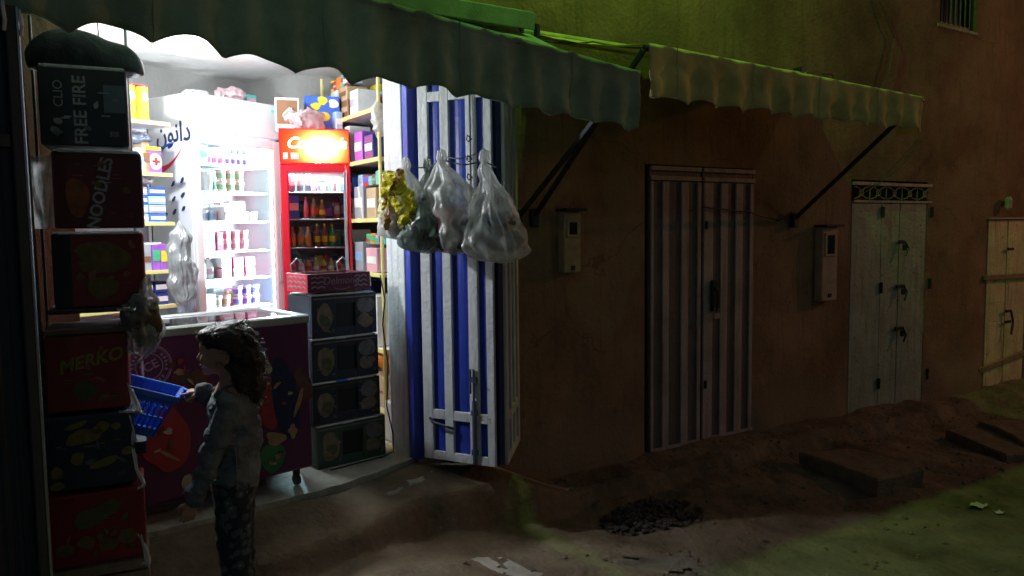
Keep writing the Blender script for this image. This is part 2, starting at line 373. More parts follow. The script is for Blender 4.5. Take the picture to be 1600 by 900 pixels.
gx, gy = axis(-1.0, 10.0, 0.03, 120), axis(0.6, 4.25, 0.03, 120)
GX, GY = np.meshgrid(gx, gy, indexing='ij'); GZ = zg(GX, GY)
mb = MB(); ni, nj = GX.shape
mb.v = list(map(tuple, np.stack([GX, GY, GZ], -1).reshape(-1, 3)))
I, J = np.meshgrid(np.arange(ni-1), np.arange(nj-1), indexing='ij'); b0 = (I*nj+J).ravel()
mb.f = list(map(tuple, np.stack([b0, b0+nj, b0+nj+1, b0+1], 1)))
struct('ground', mb, DIRT, smooth=True)
def drape(name, pts, m, th=0.010, n=34, **k):
    """low flat patch that follows the ground: pts is a quad of (x, y)"""
    P = []
    for i in range(n+1):
        row = []
        for j in range(n+1):
            u, v = i/n, j/n
            x = (1-u)*(1-v)*pts[0][0]+u*(1-v)*pts[1][0]+u*v*pts[2][0]+(1-u)*v*pts[3][0]
            y = (1-u)*(1-v)*pts[0][1]+u*(1-v)*pts[1][1]+u*v*pts[2][1]+(1-u)*v*pts[3][1]
            x += 0.03*float(vn(x, y, 1, 6, 8)); y += 0.03*float(vn(x, y, 2, 6, 9))
            e = min(u, 1-u, v, 1-v)*4
            row.append((x, y, float(zg(x, y))-0.02+(th+0.02)*min(1, e)+0.004*float(vn(x, y, 0, 20, 3))))
        P.append(row)
    m_ = MB().grid(P); hs_ = float(pts[0][0]*7)
    m_.f = [f for f in m_.f if float(vn(m_.v[f[0]][0], m_.v[f[0]][1], hs_, 11, 2))+.5*float(vn(m_.v[f[0]][0], m_.v[f[0]][1], hs_, 26, 3)) > -.12]
    return struct(name, m_, m, smooth=True, **k)
def gpt(px, py, z=0.05): p = onZ(px, py, z); return (p.x, p.y)
drape('pavement_patch', [gpt(560, 832, .02), gpt(600, 806, .02), gpt(702, 782, -.05), gpt(672, 800, -.03)], CONC)  # streak of shop light on the street, laid as a pale concrete-coloured sheet
drape('pavement_patch', [gpt(700, 878, -.13), gpt(755, 862, -.13), gpt(880, 900, -.14), gpt(850, 930, -.14)], CONC)  # second light streak, again a pale sheet draped over the dirt
drape('pavement_patch', [gpt(880, 880, -.16), gpt(930, 862, -.16), gpt(1190, 872, -.17), gpt(1230, 940, -.17)], mat('dirty_concrete', (.19, .165, .125), .9, .4, 5, .6, 26, spec=.1))
# concrete threshold slab of the shop
mb = MB()
sl = [(-1.2, 3.80), (0.5, 3.80), (1.30, 3.90), (1.62, 3.99), (2.02, 4.16), (2.02, 4.7), (-1.2, 4.7)]
rim = []
for i in range(len(sl)):
    a, b = sl[i], sl[(i+1) % len(sl)]
    for k in range(8):
        t = k/8; x = a[0]+(b[0]-a[0])*t; y = a[1]+(b[1]-a[1])*t; j = 0.012 if i < 5 else 0
        rim.append((x+j*float(vn(x, y, 0, 14)), y+j*float(vn(x, y, 3, 14)), 0.222))
nr = len(rim); mb.add(rim+[(x, y, 0.0) for x, y, z in rim], [tuple(range(nr))]+[(k, (k+1) % nr, nr+(k+1) % nr, nr+k) for k in range(nr)])
struct('pavement', mb, CONC)
struct('floor', MB().box((0.7, 5.5, 0.208), (3.9, 2.6, 0.02)), CONC)
# loose stones: nobody could count them
mb = MB()
def pebble(m_, x, y, z, r, seed):
    rr = random.Random(seed); s3 = (r, r*rr.uniform(.6, 1), r*rr.uniform(.4, .8)); a0 = rr.uniform(0, 6.3)
    q = [(1,0,0),(-1,0,0),(0,1,0),(0,-1,0),(0,0,1),(0,0,-1)]
    q += [(a*.62, b*.62, c*.62) for a in (1,-1) for b in (1,-1) for c in (1,-1)]
    vs = []
    for v in q:
        k = rr.uniform(.75, 1.15); X, Y, Z = v[0]*s3[0]*k, v[1]*s3[1]*k, v[2]*s3[2]*k
        vs.append((x+X*math.cos(a0)-Y*math.sin(a0), y+X*math.sin(a0)+Y*math.cos(a0), z+Z))
    fs = []
    for ci, c in enumerate([(a, b, c) for a in (1,-1) for b in (1,-1) for c in (1,-1)]):
        X = 0 if c[0] > 0 else 1; Y = 2 if c[1] > 0 else 3; Z = 4 if c[2] > 0 else 5; k = 6+ci
        fs += [(X, Y, k), (Y, Z, k), (Z, X, k)]
    m_.add(vs, fs)
for i in range(2000):
    x = random.uniform(1.2, 9.5); y = random.uniform(1.6, 4.0) if random.random() < .7 else random.uniform(3.5, 4.05)
    if x < 2.9 and y > 3.3: continue
    r = random.choice([.004, .004, .006, .008, .012, .018]) if y < 3.5 else random.choice([.004, .006, .008, .012])
    pebble(mb, x, y, float(zg(x, y))+r*.2, r, i)
tag(mb.obj('gravel', STONE, fixn=False), 'small loose stones scattered over the dirt street', None, None, 'stuff')
mb = MB()
c = onZ(1020, 800, -.13)
for i in range(260):
    a = random.uniform(0, 6.28); q = math.sqrt(random.random()); x = c.x+0.36*q*math.cos(a); y = c.y+0.22*q*math.sin(a); r = random.uniform(.012, .035)
    pebble(mb, x, y, float(zg(x, y))+0.045*(1-q*q)+random.uniform(-.01, .01), r, 9000+i)
DARKST = mat('dark_rubble', (0.06, 0.05, 0.045), 0.7, 0.5, 12, 0.4, 50)
tag(mb.obj('rubble_pile', DARKST, fixn=False), 'low heap of dark rubble on the dirt street before the striped door', 'rubble', None, 'stuff')
# ================================================================== FACADE
def facade():
    ops = [(0.25, 1.98, -0.6, 2.72), (3.80, 4.95, -0.07, 2.04), (6.26, 7.50, -0.17, 1.99), (8.68, 9.60, -0.32, 1.64), (7.62, 8.32, 3.52, 4.4)]
    xs = set([-4.0, 13.0]); zs = set([-0.6, 7.0])
    for o in ops: xs |= {o[0], o[1]}; zs |= {o[2], o[3]}
    def fill(s):
        s = sorted(s); out = []
        for a, b in zip(s, s[1:]):
            n = max(1, int((b-a)/0.07)); out += [a+(b-a)*k/n for k in range(n)]
        return out+[s[-1]]
    xs, zs = fill(xs), fill(zs); m_ = MB()
    X, Z = np.meshgrid(xs, zs, indexing='ij')
    d = np.full(X.shape, 9.0)
    for o in ops:
        dx = np.maximum(np.maximum(o[0]-X, X-o[1]), 0); dz = np.maximum(np.maximum(o[2]-Z, Z-o[3]), 0); d = np.minimum(d, np.hypot(dx, dz))
    w = sm(0.0, 0.15, d)
    Y = 4.1+w*(0.016*vn(X, 0, Z, 1.3, 1)+0.010*vn(X, 0, Z, 4.5, 2)+0.005*vn(X, 0, Z, 11, 3))
    Y -= w*0.05*sm(0.25, -0.1, Z+0.08*vn(X, 0, 0, 2.5, 9))          # the thicker footing
    m_.v = list(map(tuple, np.stack([X, Y, Z], -1).reshape(-1, 3))); nz = len(zs)
    for i in range(len(xs)-1):
        for j in range(nz-1):
            cx, cz = (xs[i]+xs[i+1])/2, (zs[j]+zs[j+1])/2
            if any(o[0] < cx < o[1] and o[2] < cz < o[3] for o in ops): continue
            b = i*nz+j; m_.f.append((b, b+nz, b+nz+1, b+1))
    for k, o in enumerate(ops):
        D = 0.25 if k == 0 else 0.14
        a, b, c, e = o; q = [(a, 4.1, c), (b, 4.1, c), (b, 4.1, e), (a, 4.1, e)]; q2 = [(x, 4.1+D, z) for x, y, z in q]
        m_.add(q+q2, [(0, 4, 5, 1), (1, 5, 6, 2), (2, 6, 7, 3), (3, 7, 4, 0)]+([] if k == 0 else [(4, 7, 6, 5)]))
    m_.add([(-4, 4.36, -.6), (.25, 4.36, -.6), (.25, 4.36, 2.9), (-4, 4.36, 2.9)], [(0, 1, 2, 3)])
    m_.add([(-4, 4.1, 7), (13, 4.1, 7), (13, 7, 7), (-4, 7, 7)], [(0, 1, 2, 3)])
    m_.add([(13, 4.1, -.6), (13, 7, -.6), (13, 7, 7), (13, 4.1, 7)], [(0, 1, 2, 3)])
    return m_
house = facade().obj('mud_house', EARTH, smooth=True, fixn=False)
tag(house, 'long brown mud rendered house front that holds the lit shop and the closed doors', 'house')
# ---- upper window
wn = thing('barred_window', 'small dark barred window high up near the right end of the house', 'window', (7.97, 4.16, 3.52))
fm = MB()
for a in (-.33, .33): fm.box((a, 0, .44), (.04, .05, .86))
for z in (.02, .43, .86): fm.box((0, -.002, z), (.62, .04, .035))
fm.obj('frame', mat('window_paint', (.10, .14, .10), .6), wn)
bm_ = MB()
for k in range(7): bm_.tube([(-.27+k*.09, -.03, .03), (-.27+k*.09, -.03, .86)], .007, 6)
bm_.obj('bars', STEEL, wn)
MB().box((0, .03, .44), (.62, .008, .82)).obj('pane', mat('dark_pane', (.02, .03, .03), .15, bump=0), wn)
MB().box((0, -.02, -.022), (.78, .10, .035), bev=.01).obj('sill', CONC, wn)
# ================================================================== SHOP ROOM
def wall(p, q, z0, z1, t=0.08, side=1):
    p = Vector((*p, 0)); q = Vector((*q, 0)); d = (q-p); n = Vector((-d.y, d.x, 0)).normalized()*t*side
    m_ = MB(); a = [p, q, q+n, p+n]; return m_.add([(v.x, v.y, z0) for v in a]+[(v.x, v.y, z1) for v in a], [(0, 1, 2, 3), (4, 7, 6, 5), (0, 4, 5, 1), (1, 5, 6, 2), (2, 6, 7, 3), (3, 7, 4, 0)])
struct('wall_back', wall((-0.93, 5.18), (1.62, 6.32), 0.2, 2.80), WALLP)
struct('wall_right', wall((1.62, 6.32), (1.86, 5.80), 0.2, 2.80), WALLP)
struct('wall_right', wall((1.86, 5.80), (2.44, 5.70), 0.2, 2.80), WALLP)
struct('wall_right', wall((2.44, 5.78), (2.44, 4.40), 0.2, 2.80), WALLP)
struct('wall_left', wall((-0.93, 4.36), (-0.93, 5.26), 0.2, 2.80), WALLP)
ck = []
for i in range(70):
    row = []
    for j in range(45):
        x = -1.0+3.6*i/69; y = 4.12+2.4*j/44
        w = float(sm(1.05, 0.9, x-0.35*(y-5)))
        row.append((x, y, 2.765+w*(0.013*float(vn(x*1.0, y*3.2, 0, 7, 3))+0.008*float(vn(x, y*2, 0, 19, 4)))))
    ck.append(row)
struct('ceiling', MB().grid(ck), PLASTER, smooth=True)
struct('ceiling', MB().box((0.75, 5.3, 2.86), (3.7, 2.7, 0.10)), PLASTER)
struct('wall_front', MB().box((2.21, 4.45, 1.5), (0.455, 0.10, 2.6)), PLASTER)
hb = thing('light_bulb', 'bare bulb on a cord inside the shop behind the left cartons', 'light', (0.42, 4.45, 2.18))
MB().lathe((0, 0, 0), [(.004, -.036), (.02, -.030), (.030, -.008), (.026, .014), (.014, .034)], 16).obj('bulb', mat('lit_tube', (1, 1, 1), .5, 0, bump=0, emis=(.93, .97, 1), estr=14), hb, smooth=True)
MB().lathe((0, 0, .034), [(.016, 0), (.016, .035), (.008, .05)], 12).obj('socket', BLACK, hb)
MB().tube([(0, 0, .08), (.004, .003, .3), (0, 0, .57)], .003, 5).obj('cord', BLACK, hb)
bpy.data.objects['hanging_bulb_lamp'].location = (0.42, 4.45, 2.12)
lf = thing('tube_light', 'white tube light fixed under the shop ceiling', 'light', (0.95, 4.62, 2.70))
MB().box((0, 0, .03), (.64, .05, .03), bev=.006).obj('housing', WHITE, lf)
MB().tube([(-.3, 0, 0), (.3, 0, 0)], .014, 12).obj('tube', mat('lit_tube', (1, 1, 1), .5, 0, bump=0, emis=(.93, .97, 1), estr=14), lf)
# white painted jamb, blue frame
jm = thing('door_jamb', 'white painted doorway side between lit shelves and blue folding door', 'door frame', (1.98, 4.1, .2))
MB().box((-.010, .19, 1.27), (.05, .24, 2.5), bev=.004).obj('post', DOORWHITE, jm)
MB().box((.006, .030, 1.27), (.07, .07, 2.5), bev=.004).obj('frame', BLUE, jm)
# ================================================================== BLUE FOLDING DOOR
fd = thing('folding_door', 'blue and white metal folding door standing open beside the shop doorway', 'door', (0, 0, 0))
def leaf(a, b, zb, zt, bars, name='leaf', lo=0.27, hi=2.10):
    """bars: list of (u0, u1) light uprights as fractions of the width"""
    a = Vector((*a, 0)); b = Vector((*b, 0)); d = b-a; L = d.length; ux = d.normalized(); n = Vector((ux.y, -ux.x, 0))
    ang = math.atan2(ux.y, ux.x); H = zt-zb
    P = MB()
    k = int(L/0.075); prof = []
    for i in range(k*4+1):
        u = L*i/(k*4); w = [0, 1, 1, 0][i % 4]*0.004; prof.append((u, -w))
    P.grid([[(u, y-0.004, z) for u, y in prof] for z in (0.02, H-0.02)])
    P.grid([[(u, y+0.004, z) for u, y in prof] for z in (0.02, H-0.02)])
    p = P.obj('panel', BLUE, fd, loc=(a.x, a.y, zb), rz=ang)
    F = MB()
    for u0, u1 in bars: F.box(((u0+u1)/2*L, -.020, H/2), ((u1-u0)*L, .022, H), bev=.003)
    for z, h in ((.025, .05), (lo, .055), (hi, .055), (H-.025, .05)):
        ed = [bars[0][1]]+[x for bb in bars[1:-1] for x in bb]+[bars[-1][0]]
        for i in range(0, len(ed), 2): F.box(((ed[i]+ed[i+1])/2*L, -.021, z), ((ed[i+1]-ed[i])*L, .018, h), bev=.002)
    F.obj('frame', DOORWHITE, fd, loc=(a.x, a.y, zb), rz=ang)
    return ux, n, L
A1, B1, C1 = (2.015, 4.055), (2.258, 3.645), (2.63, 4.03)
ux1, n1, L1 = leaf(A1, B1, .245, 2.66, [(0, .14), (.31, .43), (.66, .79), (.90, 1)])
leaf((2.295, 3.65), C1, .245, 2.66, [(0, .12), (.30, .40), (.58, .68), (.88, 1)])
MB().box((2.278, 3.645, 1.45), (.035, .03, 2.4), rz=R(10)).obj('hinge_strip', mat('dark_blue_strip', (.01, .02, .12), .5), fd)
def L1p(u, z, o=0.03): v = Vector((*A1, 0))+ux1*(L1*u)+n1*o; return Vector((v.x, v.y, z))
bo = MB()
bo.tube([L1p(.735, .26, .045), L1p(.735, .80, .045), L1p(.69, .80, .045), L1p(.69, .66, .045)], .007, 8)
bo.bar(L1p(.735, .25, .042), L1p(.735, .62, .042), .018, .02)
for z in (.32, .55, .74): bo.box(L1p(.735, z, .036), (.035, .03, .03), rz=math.atan2(ux1.y, ux1.x))
bo.obj('bolt', mat('blue_grey_steel', (.12, .15, .22), .4, .2, metal=.6), fd)
hd = MB(); hd.tube([L1p(.10, .49, .035), L1p(.16, .475, .06), L1p(.38, .455, .06), L1p(.43, .44, .035)], .008, 8); hd.obj('handle', STEEL, fd)
b2 = MB(); b2.tube([L1p(.74, 1.75, .045), L1p(.74, 2.62, .045)], .006, 6)
for z in (1.88, 1.98, 2.09): b2.tube([L1p(.70, z, .05), L1p(.735, z+.02, .07), L1p(.77, z, .05), L1p(.735, z-.015, .06), L1p(.70, z, .05)], .004, 6)
b2.tube([L1p(.42, 2.00, .04), L1p(.6, 1.985, .06), L1p(.75, 2.0, .05), L1p(.95, 2.02, .04)], .003, 5)
b2.obj('wire_hooks', STEEL, fd)
# ================================================================== AWNINGS
def cloth_grid(x0, x1, fn, n, m_): return [[fn(x0+(x1-x0)*i/n, j/m_) for j in range(m_+1)] for i in range(n+1)]
def solid(o, t):
    md = o.modifiers.new('thickness', 'SOLIDIFY'); md.thickness = t; md.offset = 0; return o
def awning(name, label, x0, x1, barz, botz, Yf, wz, cloth, folds, per, amp, arms, sag, vis):
    A = thing(name, label, 'awning', (0, 0, 0))
    def can(x, t):
        z = barz(x)+(wz-barz(x))*t; y = Yf+(4.07-Yf)*t
        return (x, y, z-sag*math.sin(math.pi*t)*(1+.5*float(vn(x, t, 0, 1.5, 2)))+0.006*float(vn(x, t*2, 0, 6, 5))+0.02)
    o = MB().grid(cloth_grid(x0, x1, can, 150, 14)).obj('canopy', cloth, A, smooth=True); solid(o, .003)
    def val(x, t):
        zt = barz(x)+.024; ph = 2*math.pi*(x+0.05*float(vn(x, 0, 0, 1.2, 7)))/per
        sc = (0.026+.020*float(sm(2.0, .8, x)))*abs(math.sin(ph/2+.4))**.8+0.012*float(vn(x, 0, 0, 9, 3))
        zb = botz(x)+sc
        f = amp*t*(math.sin(ph*folds+1.3*float(vn(x, 0, 0, 2.5, 11)))+.7*float(vn(x, t*.6, 0, 8, 12)))
        return (x+.01*t*float(vn(x, t, 0, 5, 14)), Yf-.018+f+.004*float(vn(x, t, 0, 22, 15)), zt+(zb-zt)*t)
    o = MB().grid(cloth_grid(x0, x1, val, int((x1-x0)*90), 14)).obj('valance', cloth, A, smooth=True); solid(o, .003)
    for k in range(int((x1-x0)/.62)+1):
        xs_ = x0+.2+.62*k
        if xs_ < x1-.05: MB().tube([tuple(np.array(val(xs_, t/12))+(0, -.003, 0)) for t in range(13)], .0022, 5).obj('seam', MATS.get(name+'_hem') or mat(name+'_hem', (.30, .42, .30) if cloth is GREENCLOTH else (.55, .52, .38), .8), A)
    # bound lower hem
    hm = [val(x0+(x1-x0)*i/400, 1.0) for i in range(401)]
    MB().tube(hm, .0035, 5).obj('hem', MATS[name+'_hem'], A)
    MB().tube([(x0-.02, Yf, barz(x0)), ((x0+x1)/2, Yf, barz((x0+x1)/2)), (x1+.02, Yf, barz(x1))], .016, 10).obj('front_bar', STEEL, A)
    MB().tube([(x0-.03, 4.04, wz), (x1+.03, 4.04, wz)], .032, 12).obj('roller', cloth, A)
    for xa, za in arms:
        g = MB().bar((xa, 4.08, za), (xa, Yf, barz(xa)-.01), .03, .022, bev=.003)
        g.box((xa, 4.07, za), (.05, .05, .12), bev=.008); g.obj('arm', STEEL, A)
        MB().box((xa, 4.05, wz), (.04, .09, .14), bev=.01).obj('bracket', STEEL, A)
    return A
aw1 = awning('green_awning', 'long green canvas awning with a scalloped edge over the lit shop', -1.6, 2.76,
    lambda x: 2.655-.103*x, lambda x: 2.195-.100*float(sm(1.3, 2.7, x))+.075*float(sm(1.05, .45, x)), 3.03, 2.80, GREENCLOTH, 1.5, .25, .022, [(2.70, 1.66), (-1.5, 1.7)], .035, 0)
MB().box((.56, 4.0, 2.885), (4.30, .20, .022), bev=.006).box((.56, 3.905, 2.84), (4.32, .014, .10), bev=.004).obj('hood', GREENCLOTH, aw1)
aw2 = awning('faded_awning', 'shorter faded yellow green awning over the striped metal door', 2.84, 5.46,
    lambda x: 2.527-.025*(x-2.84), lambda x: 2.265-.012*(x-2.84), 3.05, 2.80, YELCLOTH, 1.15, .24, .024, [(2.82, 1.66), (5.43, 1.63)], .03, 0)
# side flap of the faded awning at its right end
MB().grid([[(5.465+.01*i, 3.05+.10*i, 2.45-.03*i-(.22-.03*i)*j/5) for j in range(6)] for i in range(3)]).obj('side_flap', YELCLOTH, aw2, smooth=True)
# ================================================================== DOORS IN THE WALL
def dx(px, y=450, Y=4.14): return onY(px, y, Y).x
PINK = weathered('pale_pink_grey_paint', (.46, .385, .39), (.2, .14, .12), amt=.66)
DSTR = weathered('dark_brown_paint', (.15, .125, .13), (.14, .09, .07), amt=.62)
d1 = thing('striped_door', 'double metal door with pale and dark upright stripes below faded awning', 'door', (0, 4.118, 0))
def dleaf(par, x0, x1, z0, z1, strips, base, stripm, top=None, thick=.03):
    lf_ = MB().box(((x0+x1)/2, 0, (z0+z1)/2), (x1-x0, thick, z1-z0), bev=.003).obj('leaf', base, par)
    s = MB()
    for a, b in strips: s.box(((a+b)/2, -.022, (z0+(top or z1))/2), (b-a, .016, (top or z1)-z0-.02), bev=.003)
    s.box(((x0+x1)/2, -.0235, z0+.012), (x1-x0-.01, .012, .024))
    if top: s.box(((x0+x1)/2, -.022, top+.015), (x1-x0-.01, .016, .03)); s.box(((x0+x1)/2, -.022, z1-.015), (x1-x0-.01, .016, .03))
    s.obj('strips', stripm, lf_); return lf_
q = [dx(p) for p in (1009, 1014, 1028, 1038, 1057, 1068, 1082, 1088)]
dleaf(d1, q[0], q[7], -.065, 2.03, [(q[0]+.005, q[1]), (q[2], q[3]), (q[4], q[5]), (q[6], q[7]-.004)], DSTR, PINK, 1.93)
q = [dx(p) for p in (1091, 1106, 1118, 1129, 1141, 1152, 1163, 1171)]
dleaf(d1, q[0], q[7], -.065, 2.03, [(q[0]+.005, q[1]), (q[2], q[3]), (q[4], q[5]), (q[6], q[7]-.02)], DSTR, PINK, 1.93)
l_ = MB(); xl = dx(1104)
l_.box((xl, -.05, 1.06), (.045, .03, .24), bev=.006); l_.tube([(xl, -.065, .95), (xl, -.09, .97), (xl, -.09, 1.10), (xl, -.065, 1.12)], .008, 8)
l_.obj('handle', STEEL, d1)
pl = MB().box((xl+.01, -.072, .905), (.06, .022, .045), bev=.008).tube([(xl-.01, -.07, .925), (xl-.01, -.07, .965), (xl+.03, -.07, .965), (xl+.03, -.07, .925)], .005, 6)
pl.obj('padlock', mat('worn_brass', (.55, .48, .38), .4, .2, metal=.7), d1)
hg = MB()
for z in (1.60, .38): hg.tube([(dx(1094), -.04, z-.03), (dx(1094), -.04, z+.03)], .010, 8)
hg.obj('hinge', STEEL, d1)
PALE = weathered('chalky_green_grey_paint', (.36, .45, .38), (.20, .13, .09), amt=.60)
d2 = thing('grey_green_door', 'plain pale grey green metal door with an ornate grille strip on top', 'door', (0, 4.12, 0))
x0, x1, x2, x3 = dx(1323), dx(1369), dx(1397), dx(1445)
for a, b in ((x0, x1), (x1+.006, x2), (x2+.012, x3)):
    MB().box(((a+b)/2, 0, .81), (b-a, .03, 1.95), bev=.004).obj('leaf', PALE, d2)
g = MB().box(((x0+x3)/2, -.005, 1.955), (x3-x0, .05, .03), bev=.003).box(((x0+x3)/2, -.005, 1.795), (x3-x0, .05, .022), bev=.003)
g.obj('grille_frame', PINK, d2)
g = MB()
for k in range(5):
    cx = x0+(x3-x0)*(k+.5)/5; w = (x3-x0)/10
    for s in (-1, 1):
        g.tube([(cx-w*.85, -.02, 1.875+s*.055), (cx-w*.3, -.02, 1.875+s*.04), (cx, -.02, 1.875), (cx+w*.3, -.02, 1.875-s*.04), (cx+w*.85, -.02, 1.875-s*.055)], .006, 6)
    g.tube([(cx+.028*math.cos(a*.6), -.022, 1.875+.028*math.sin(a*.6)) for a in range(12)], .004, 5)
    if k: g.tube([(cx-w, -.02, 1.80), (cx-w, -.02, 1.945)], .005, 6)
g.obj('grille', mat('pale_iron', (.30, .32, .30), .5, .2, metal=.4), d2)
for nm, z in (('padlock', 1.42), ('hasp', 1.0), ('bolt', .60)):
    h = MB().box((x2+.0, -.04, z), (.14 if nm != 'padlock' else .09, .02, .035), bev=.004).tube([(x2+.03, -.06, z), (x2+.06, -.075, z-.06), (x2+.02, -.075, z-.13)], .009, 7)
    h.box((x2+.03, -.055, z-.05), (.04, .03, .06), bev=.006); h.obj(nm, STEEL, d2)
for z in (1.70, 1.0, .10):
    for xx in (x1, x3): MB().tube([(xx, -.03, z-.05), (xx, -.03, z+.05)], .014, 8).obj('hinge', STEEL, d2)
OLIVE = weathered('dull_cream_paint', (.74, .72, .44), (.35, .22, .10), amt=.60)
d3 = thing('cream_door', 'small cream metal door crossed by two bars at the right edge', 'door', (0, 4.12, 0))
x0, x1, x2 = dx(1536), dx(1566), dx(1597)
for a, b in ((x0, x1-.012), (x1+.012, x2)):
    l_ = MB().box(((a+b)/2, 0, .655), (b-a, .03, 1.93), bev=.004)
    l_.obj('leaf', OLIVE, d3)
    MB().box(((a+b)/2, -.0165, .15), (b-a-.10, .004, .7), bev=.001).box(((a+b)/2, -.0165, 1.10), (b-a-.10, .004, .75), bev=.001).obj('raised_panel', OLIVE, d3)
MB().box(((x0+x2)/2, -.01, 1.635), (x2-x0+.06, .07, .02)).obj('head_frame', PINK, d3)
WOODB = mat('weathered_wood', (.30, .22, .14), .8, .3, 12, .4, 60)
b_ = MB().bar((x0-.12, -.05, 1.01), (x2+.1, -.05, .99), .055, .03, bev=.004); b_.obj('bar', WOODB, d3)
b_ = MB().bar((x0-.18, -.05, .02), (x2+.1, -.05, .13), .055, .03, bev=.004); b_.obj('bar', WOODB, d3)
b_ = MB()
for z in (1.30, .62, .5): b_.box((x1, -.05, z), (.12, .02, .03), bev=.004)
b_.tube([(x1+.02, -.07, .62), (x1+.05, -.08, .5), (x1+.02, -.08, .36)], .012, 7); b_.obj('latch', STEEL, d3)
# meters, bell, wires, pipe
MBOX = mat('meter_box_paint', (.42, .36, .24), .6, .25, 8, .2, 40); MBOX2 = mat('meter_box_paint_pink', (.48, .36, .30), .6, .25, 8, .2, 40)
def meter(px0, px1, y0, y1, label, m_, win):
    p = onY((px0+px1)/2, y1, 4.05); t = onY((px0+px1)/2, y0, 4.05); w = onY(px1, y1, 4.05).x-onY(px0, y1, 4.05).x; h = t.z-p.z
    t_ = thing('meter_box', label, 'meter box', (p.x, 4.09, p.z))
    MB().box((0, -.03, h/2), (w, .08, h), bev=.008).obj('case', m_, t_)
    MB().box((0, -.055, h+.008), (w+.03, .13, .018), bev=.004).obj('rain_cover', STEEL, t_)
    a, b = win
    fr = MB()
    for s in (-1, 1): fr.box((s*w*.30, -.073, h*(a+b)/2), (w*.12, .010, h*(b-a)+.02))
    for zz in (a, b): fr.box((0, -.074, h*zz), (w*.72, .010, .018))
    fr.obj('window_frame', m_, t_)
    MB().box((0, -.071, h*(a+b)/2), (w*.5, .004, h*(b-a))).obj('window', mat('meter_glass', (.015, .017, .02), .2, bump=0), t_)
    MB().box((0, -.074, h*.08), (w*.2, .012, .03), bev=.004).obj('latch', STEEL, t_)
meter(878, 904, 330, 426, 'tan meter box on the wall between the blue door and the striped door', MBOX, (.60, .84))
meter(1279, 1303, 354, 470, 'pinkish meter box with a black window beside the grey green door', MBOX2, (.62, .90))
p = onY(1572, 328, 4.06)
bl = thing('wall_lamp', 'small unlit pale oblong lamp on the wall above the cream door', 'lamp', (p.x, 4.09, p.z))
MB().lathe((0, -.05, 0), [(.018, 0), (.034, .02), (.036, .11), (.02, .14)], 14).obj('shade', mat('milky_shade', (.62, .55, .48), .4), bl)
MB().box((0, -.015, .07), (.05, .05, .04), bev=.006).obj('base', STEEL, bl)
def wire(pts, r, label, m_=STEEL):
    P = []
    for i in range(len(pts)-1):
        a = Vector(pts[i]); b = Vector(pts[i+1])
        for k in range(14): t = k/14; v = a.lerp(b, t); v.z -= .02*math.sin(math.pi*t)*(b-a).length; v += Vector((.008*float(vn(v.x, v.z, 0, 5, i)), 0, .006*float(vn(v.x, v.z, 3, 5, i)))); P.append(v)
    P.append(Vector(pts[-1])); return tag(MB().tube(P, r, 5).obj('cable', m_), label, 'cable')
def wp(px, py, Y=4.07): return tuple(onY(px, py, Y))
GRW = mat('grey_cable', (.09, .085, .07), .6, .1, 10, 0)
wire([wp(1375, 0), wp(1398, 60), wp(1390, 110), wp(1372, 150)], .007, 'grey cable hanging down the wall from the top edge above grey green door', GRW)
wire([wp(1445, 215), wp(1405, 262), wp(1352, 300)], .005, 'thin slanting cable that ends at the ornate grille strip', GRW)
wire([wp(1100, 322), wp(1170, 330), wp(1215, 345), wp(1238, 330)], .006, 'thin dark cable on the wall between striped door and awning arm')
wire([wp(840, 62, 4.0), wp(925, 66, 3.6), wp(1010, 75, 3.08)], .005, 'thin cord from the wall to the left corner of faded awning', GRW)
wire([wp(1278, 128), wp(1285, 116), wp(1300, 116), wp(1306, 130)], .006, 'short loop of cable just above the faded awning', GRW)
dp = MB().tube([(9.80, 4.04, -.4), (9.80, 4.04, 2.2)], .04, 12); tag(dp.obj('drainpipe', mat('blue_grey_pipe', (.18, .22, .30), .5)), 'blue grey drainpipe at the far right beside the cream door', 'pipe')
# slabs on the street
def slab(name, label, quad, z, th, m_):
    m2 = MB(); top = []
    for i in range(4):
        a, b = quad[i], quad[(i+1) % 4]
        for k in range(10):
            t = k/10; x = a[0]+(b[0]-a[0])*t; y = a[1]+(b[1]-a[1])*t
            top.append((x+.016*float(vn(x, y, 0, 9)), y+.016*float(vn(x, y, 5, 9)), z+.014*float(vn(x, y, 1, 4))))
    c_ = np.mean(top, 0); inn = [tuple(c_+(np.array(v)-c_)*.955+np.array((0, 0, .012))) for v in top]; n = 40
    m2.add(inn+top+[(x, y, zz-th) for x, y, zz in top], [tuple(range(n))]+[(k+o, (k+1) % n+o, (k+1) % n+n+o, k+n+o) for o in (0, n) for k in range(n)])
    return tag(m2.obj(name, m_), label, 'slab')
slab('concrete_slab', 'tilted concrete slab lying on the dirt street below the grey green door', [gpt(1250, 708, -.06), gpt(1335, 700, -.06), gpt(1440, 735, -.08), gpt(1372, 752, -.08)], -.07, .12, STONE)
slab('concrete_slab', 'mossy concrete slab at the right edge before the cream door', [gpt(1530, 658, -.12), gpt(1640, 652, -.12), gpt(1680, 690, -.12), gpt(1600, 690, -.12)], -.13, .16, STONE)
slab('concrete_slab', 'low dark slab half under the mossy slab at right edge', [gpt(1478, 672, -.16), gpt(1530, 664, -.16), gpt(1640, 705, -.17), gpt(1570, 712, -.17)], -.17, .12, STONE)
PAPER = mat('crumpled_paper', (.62, .60, .50), .8, .15, 14, .3, 40)
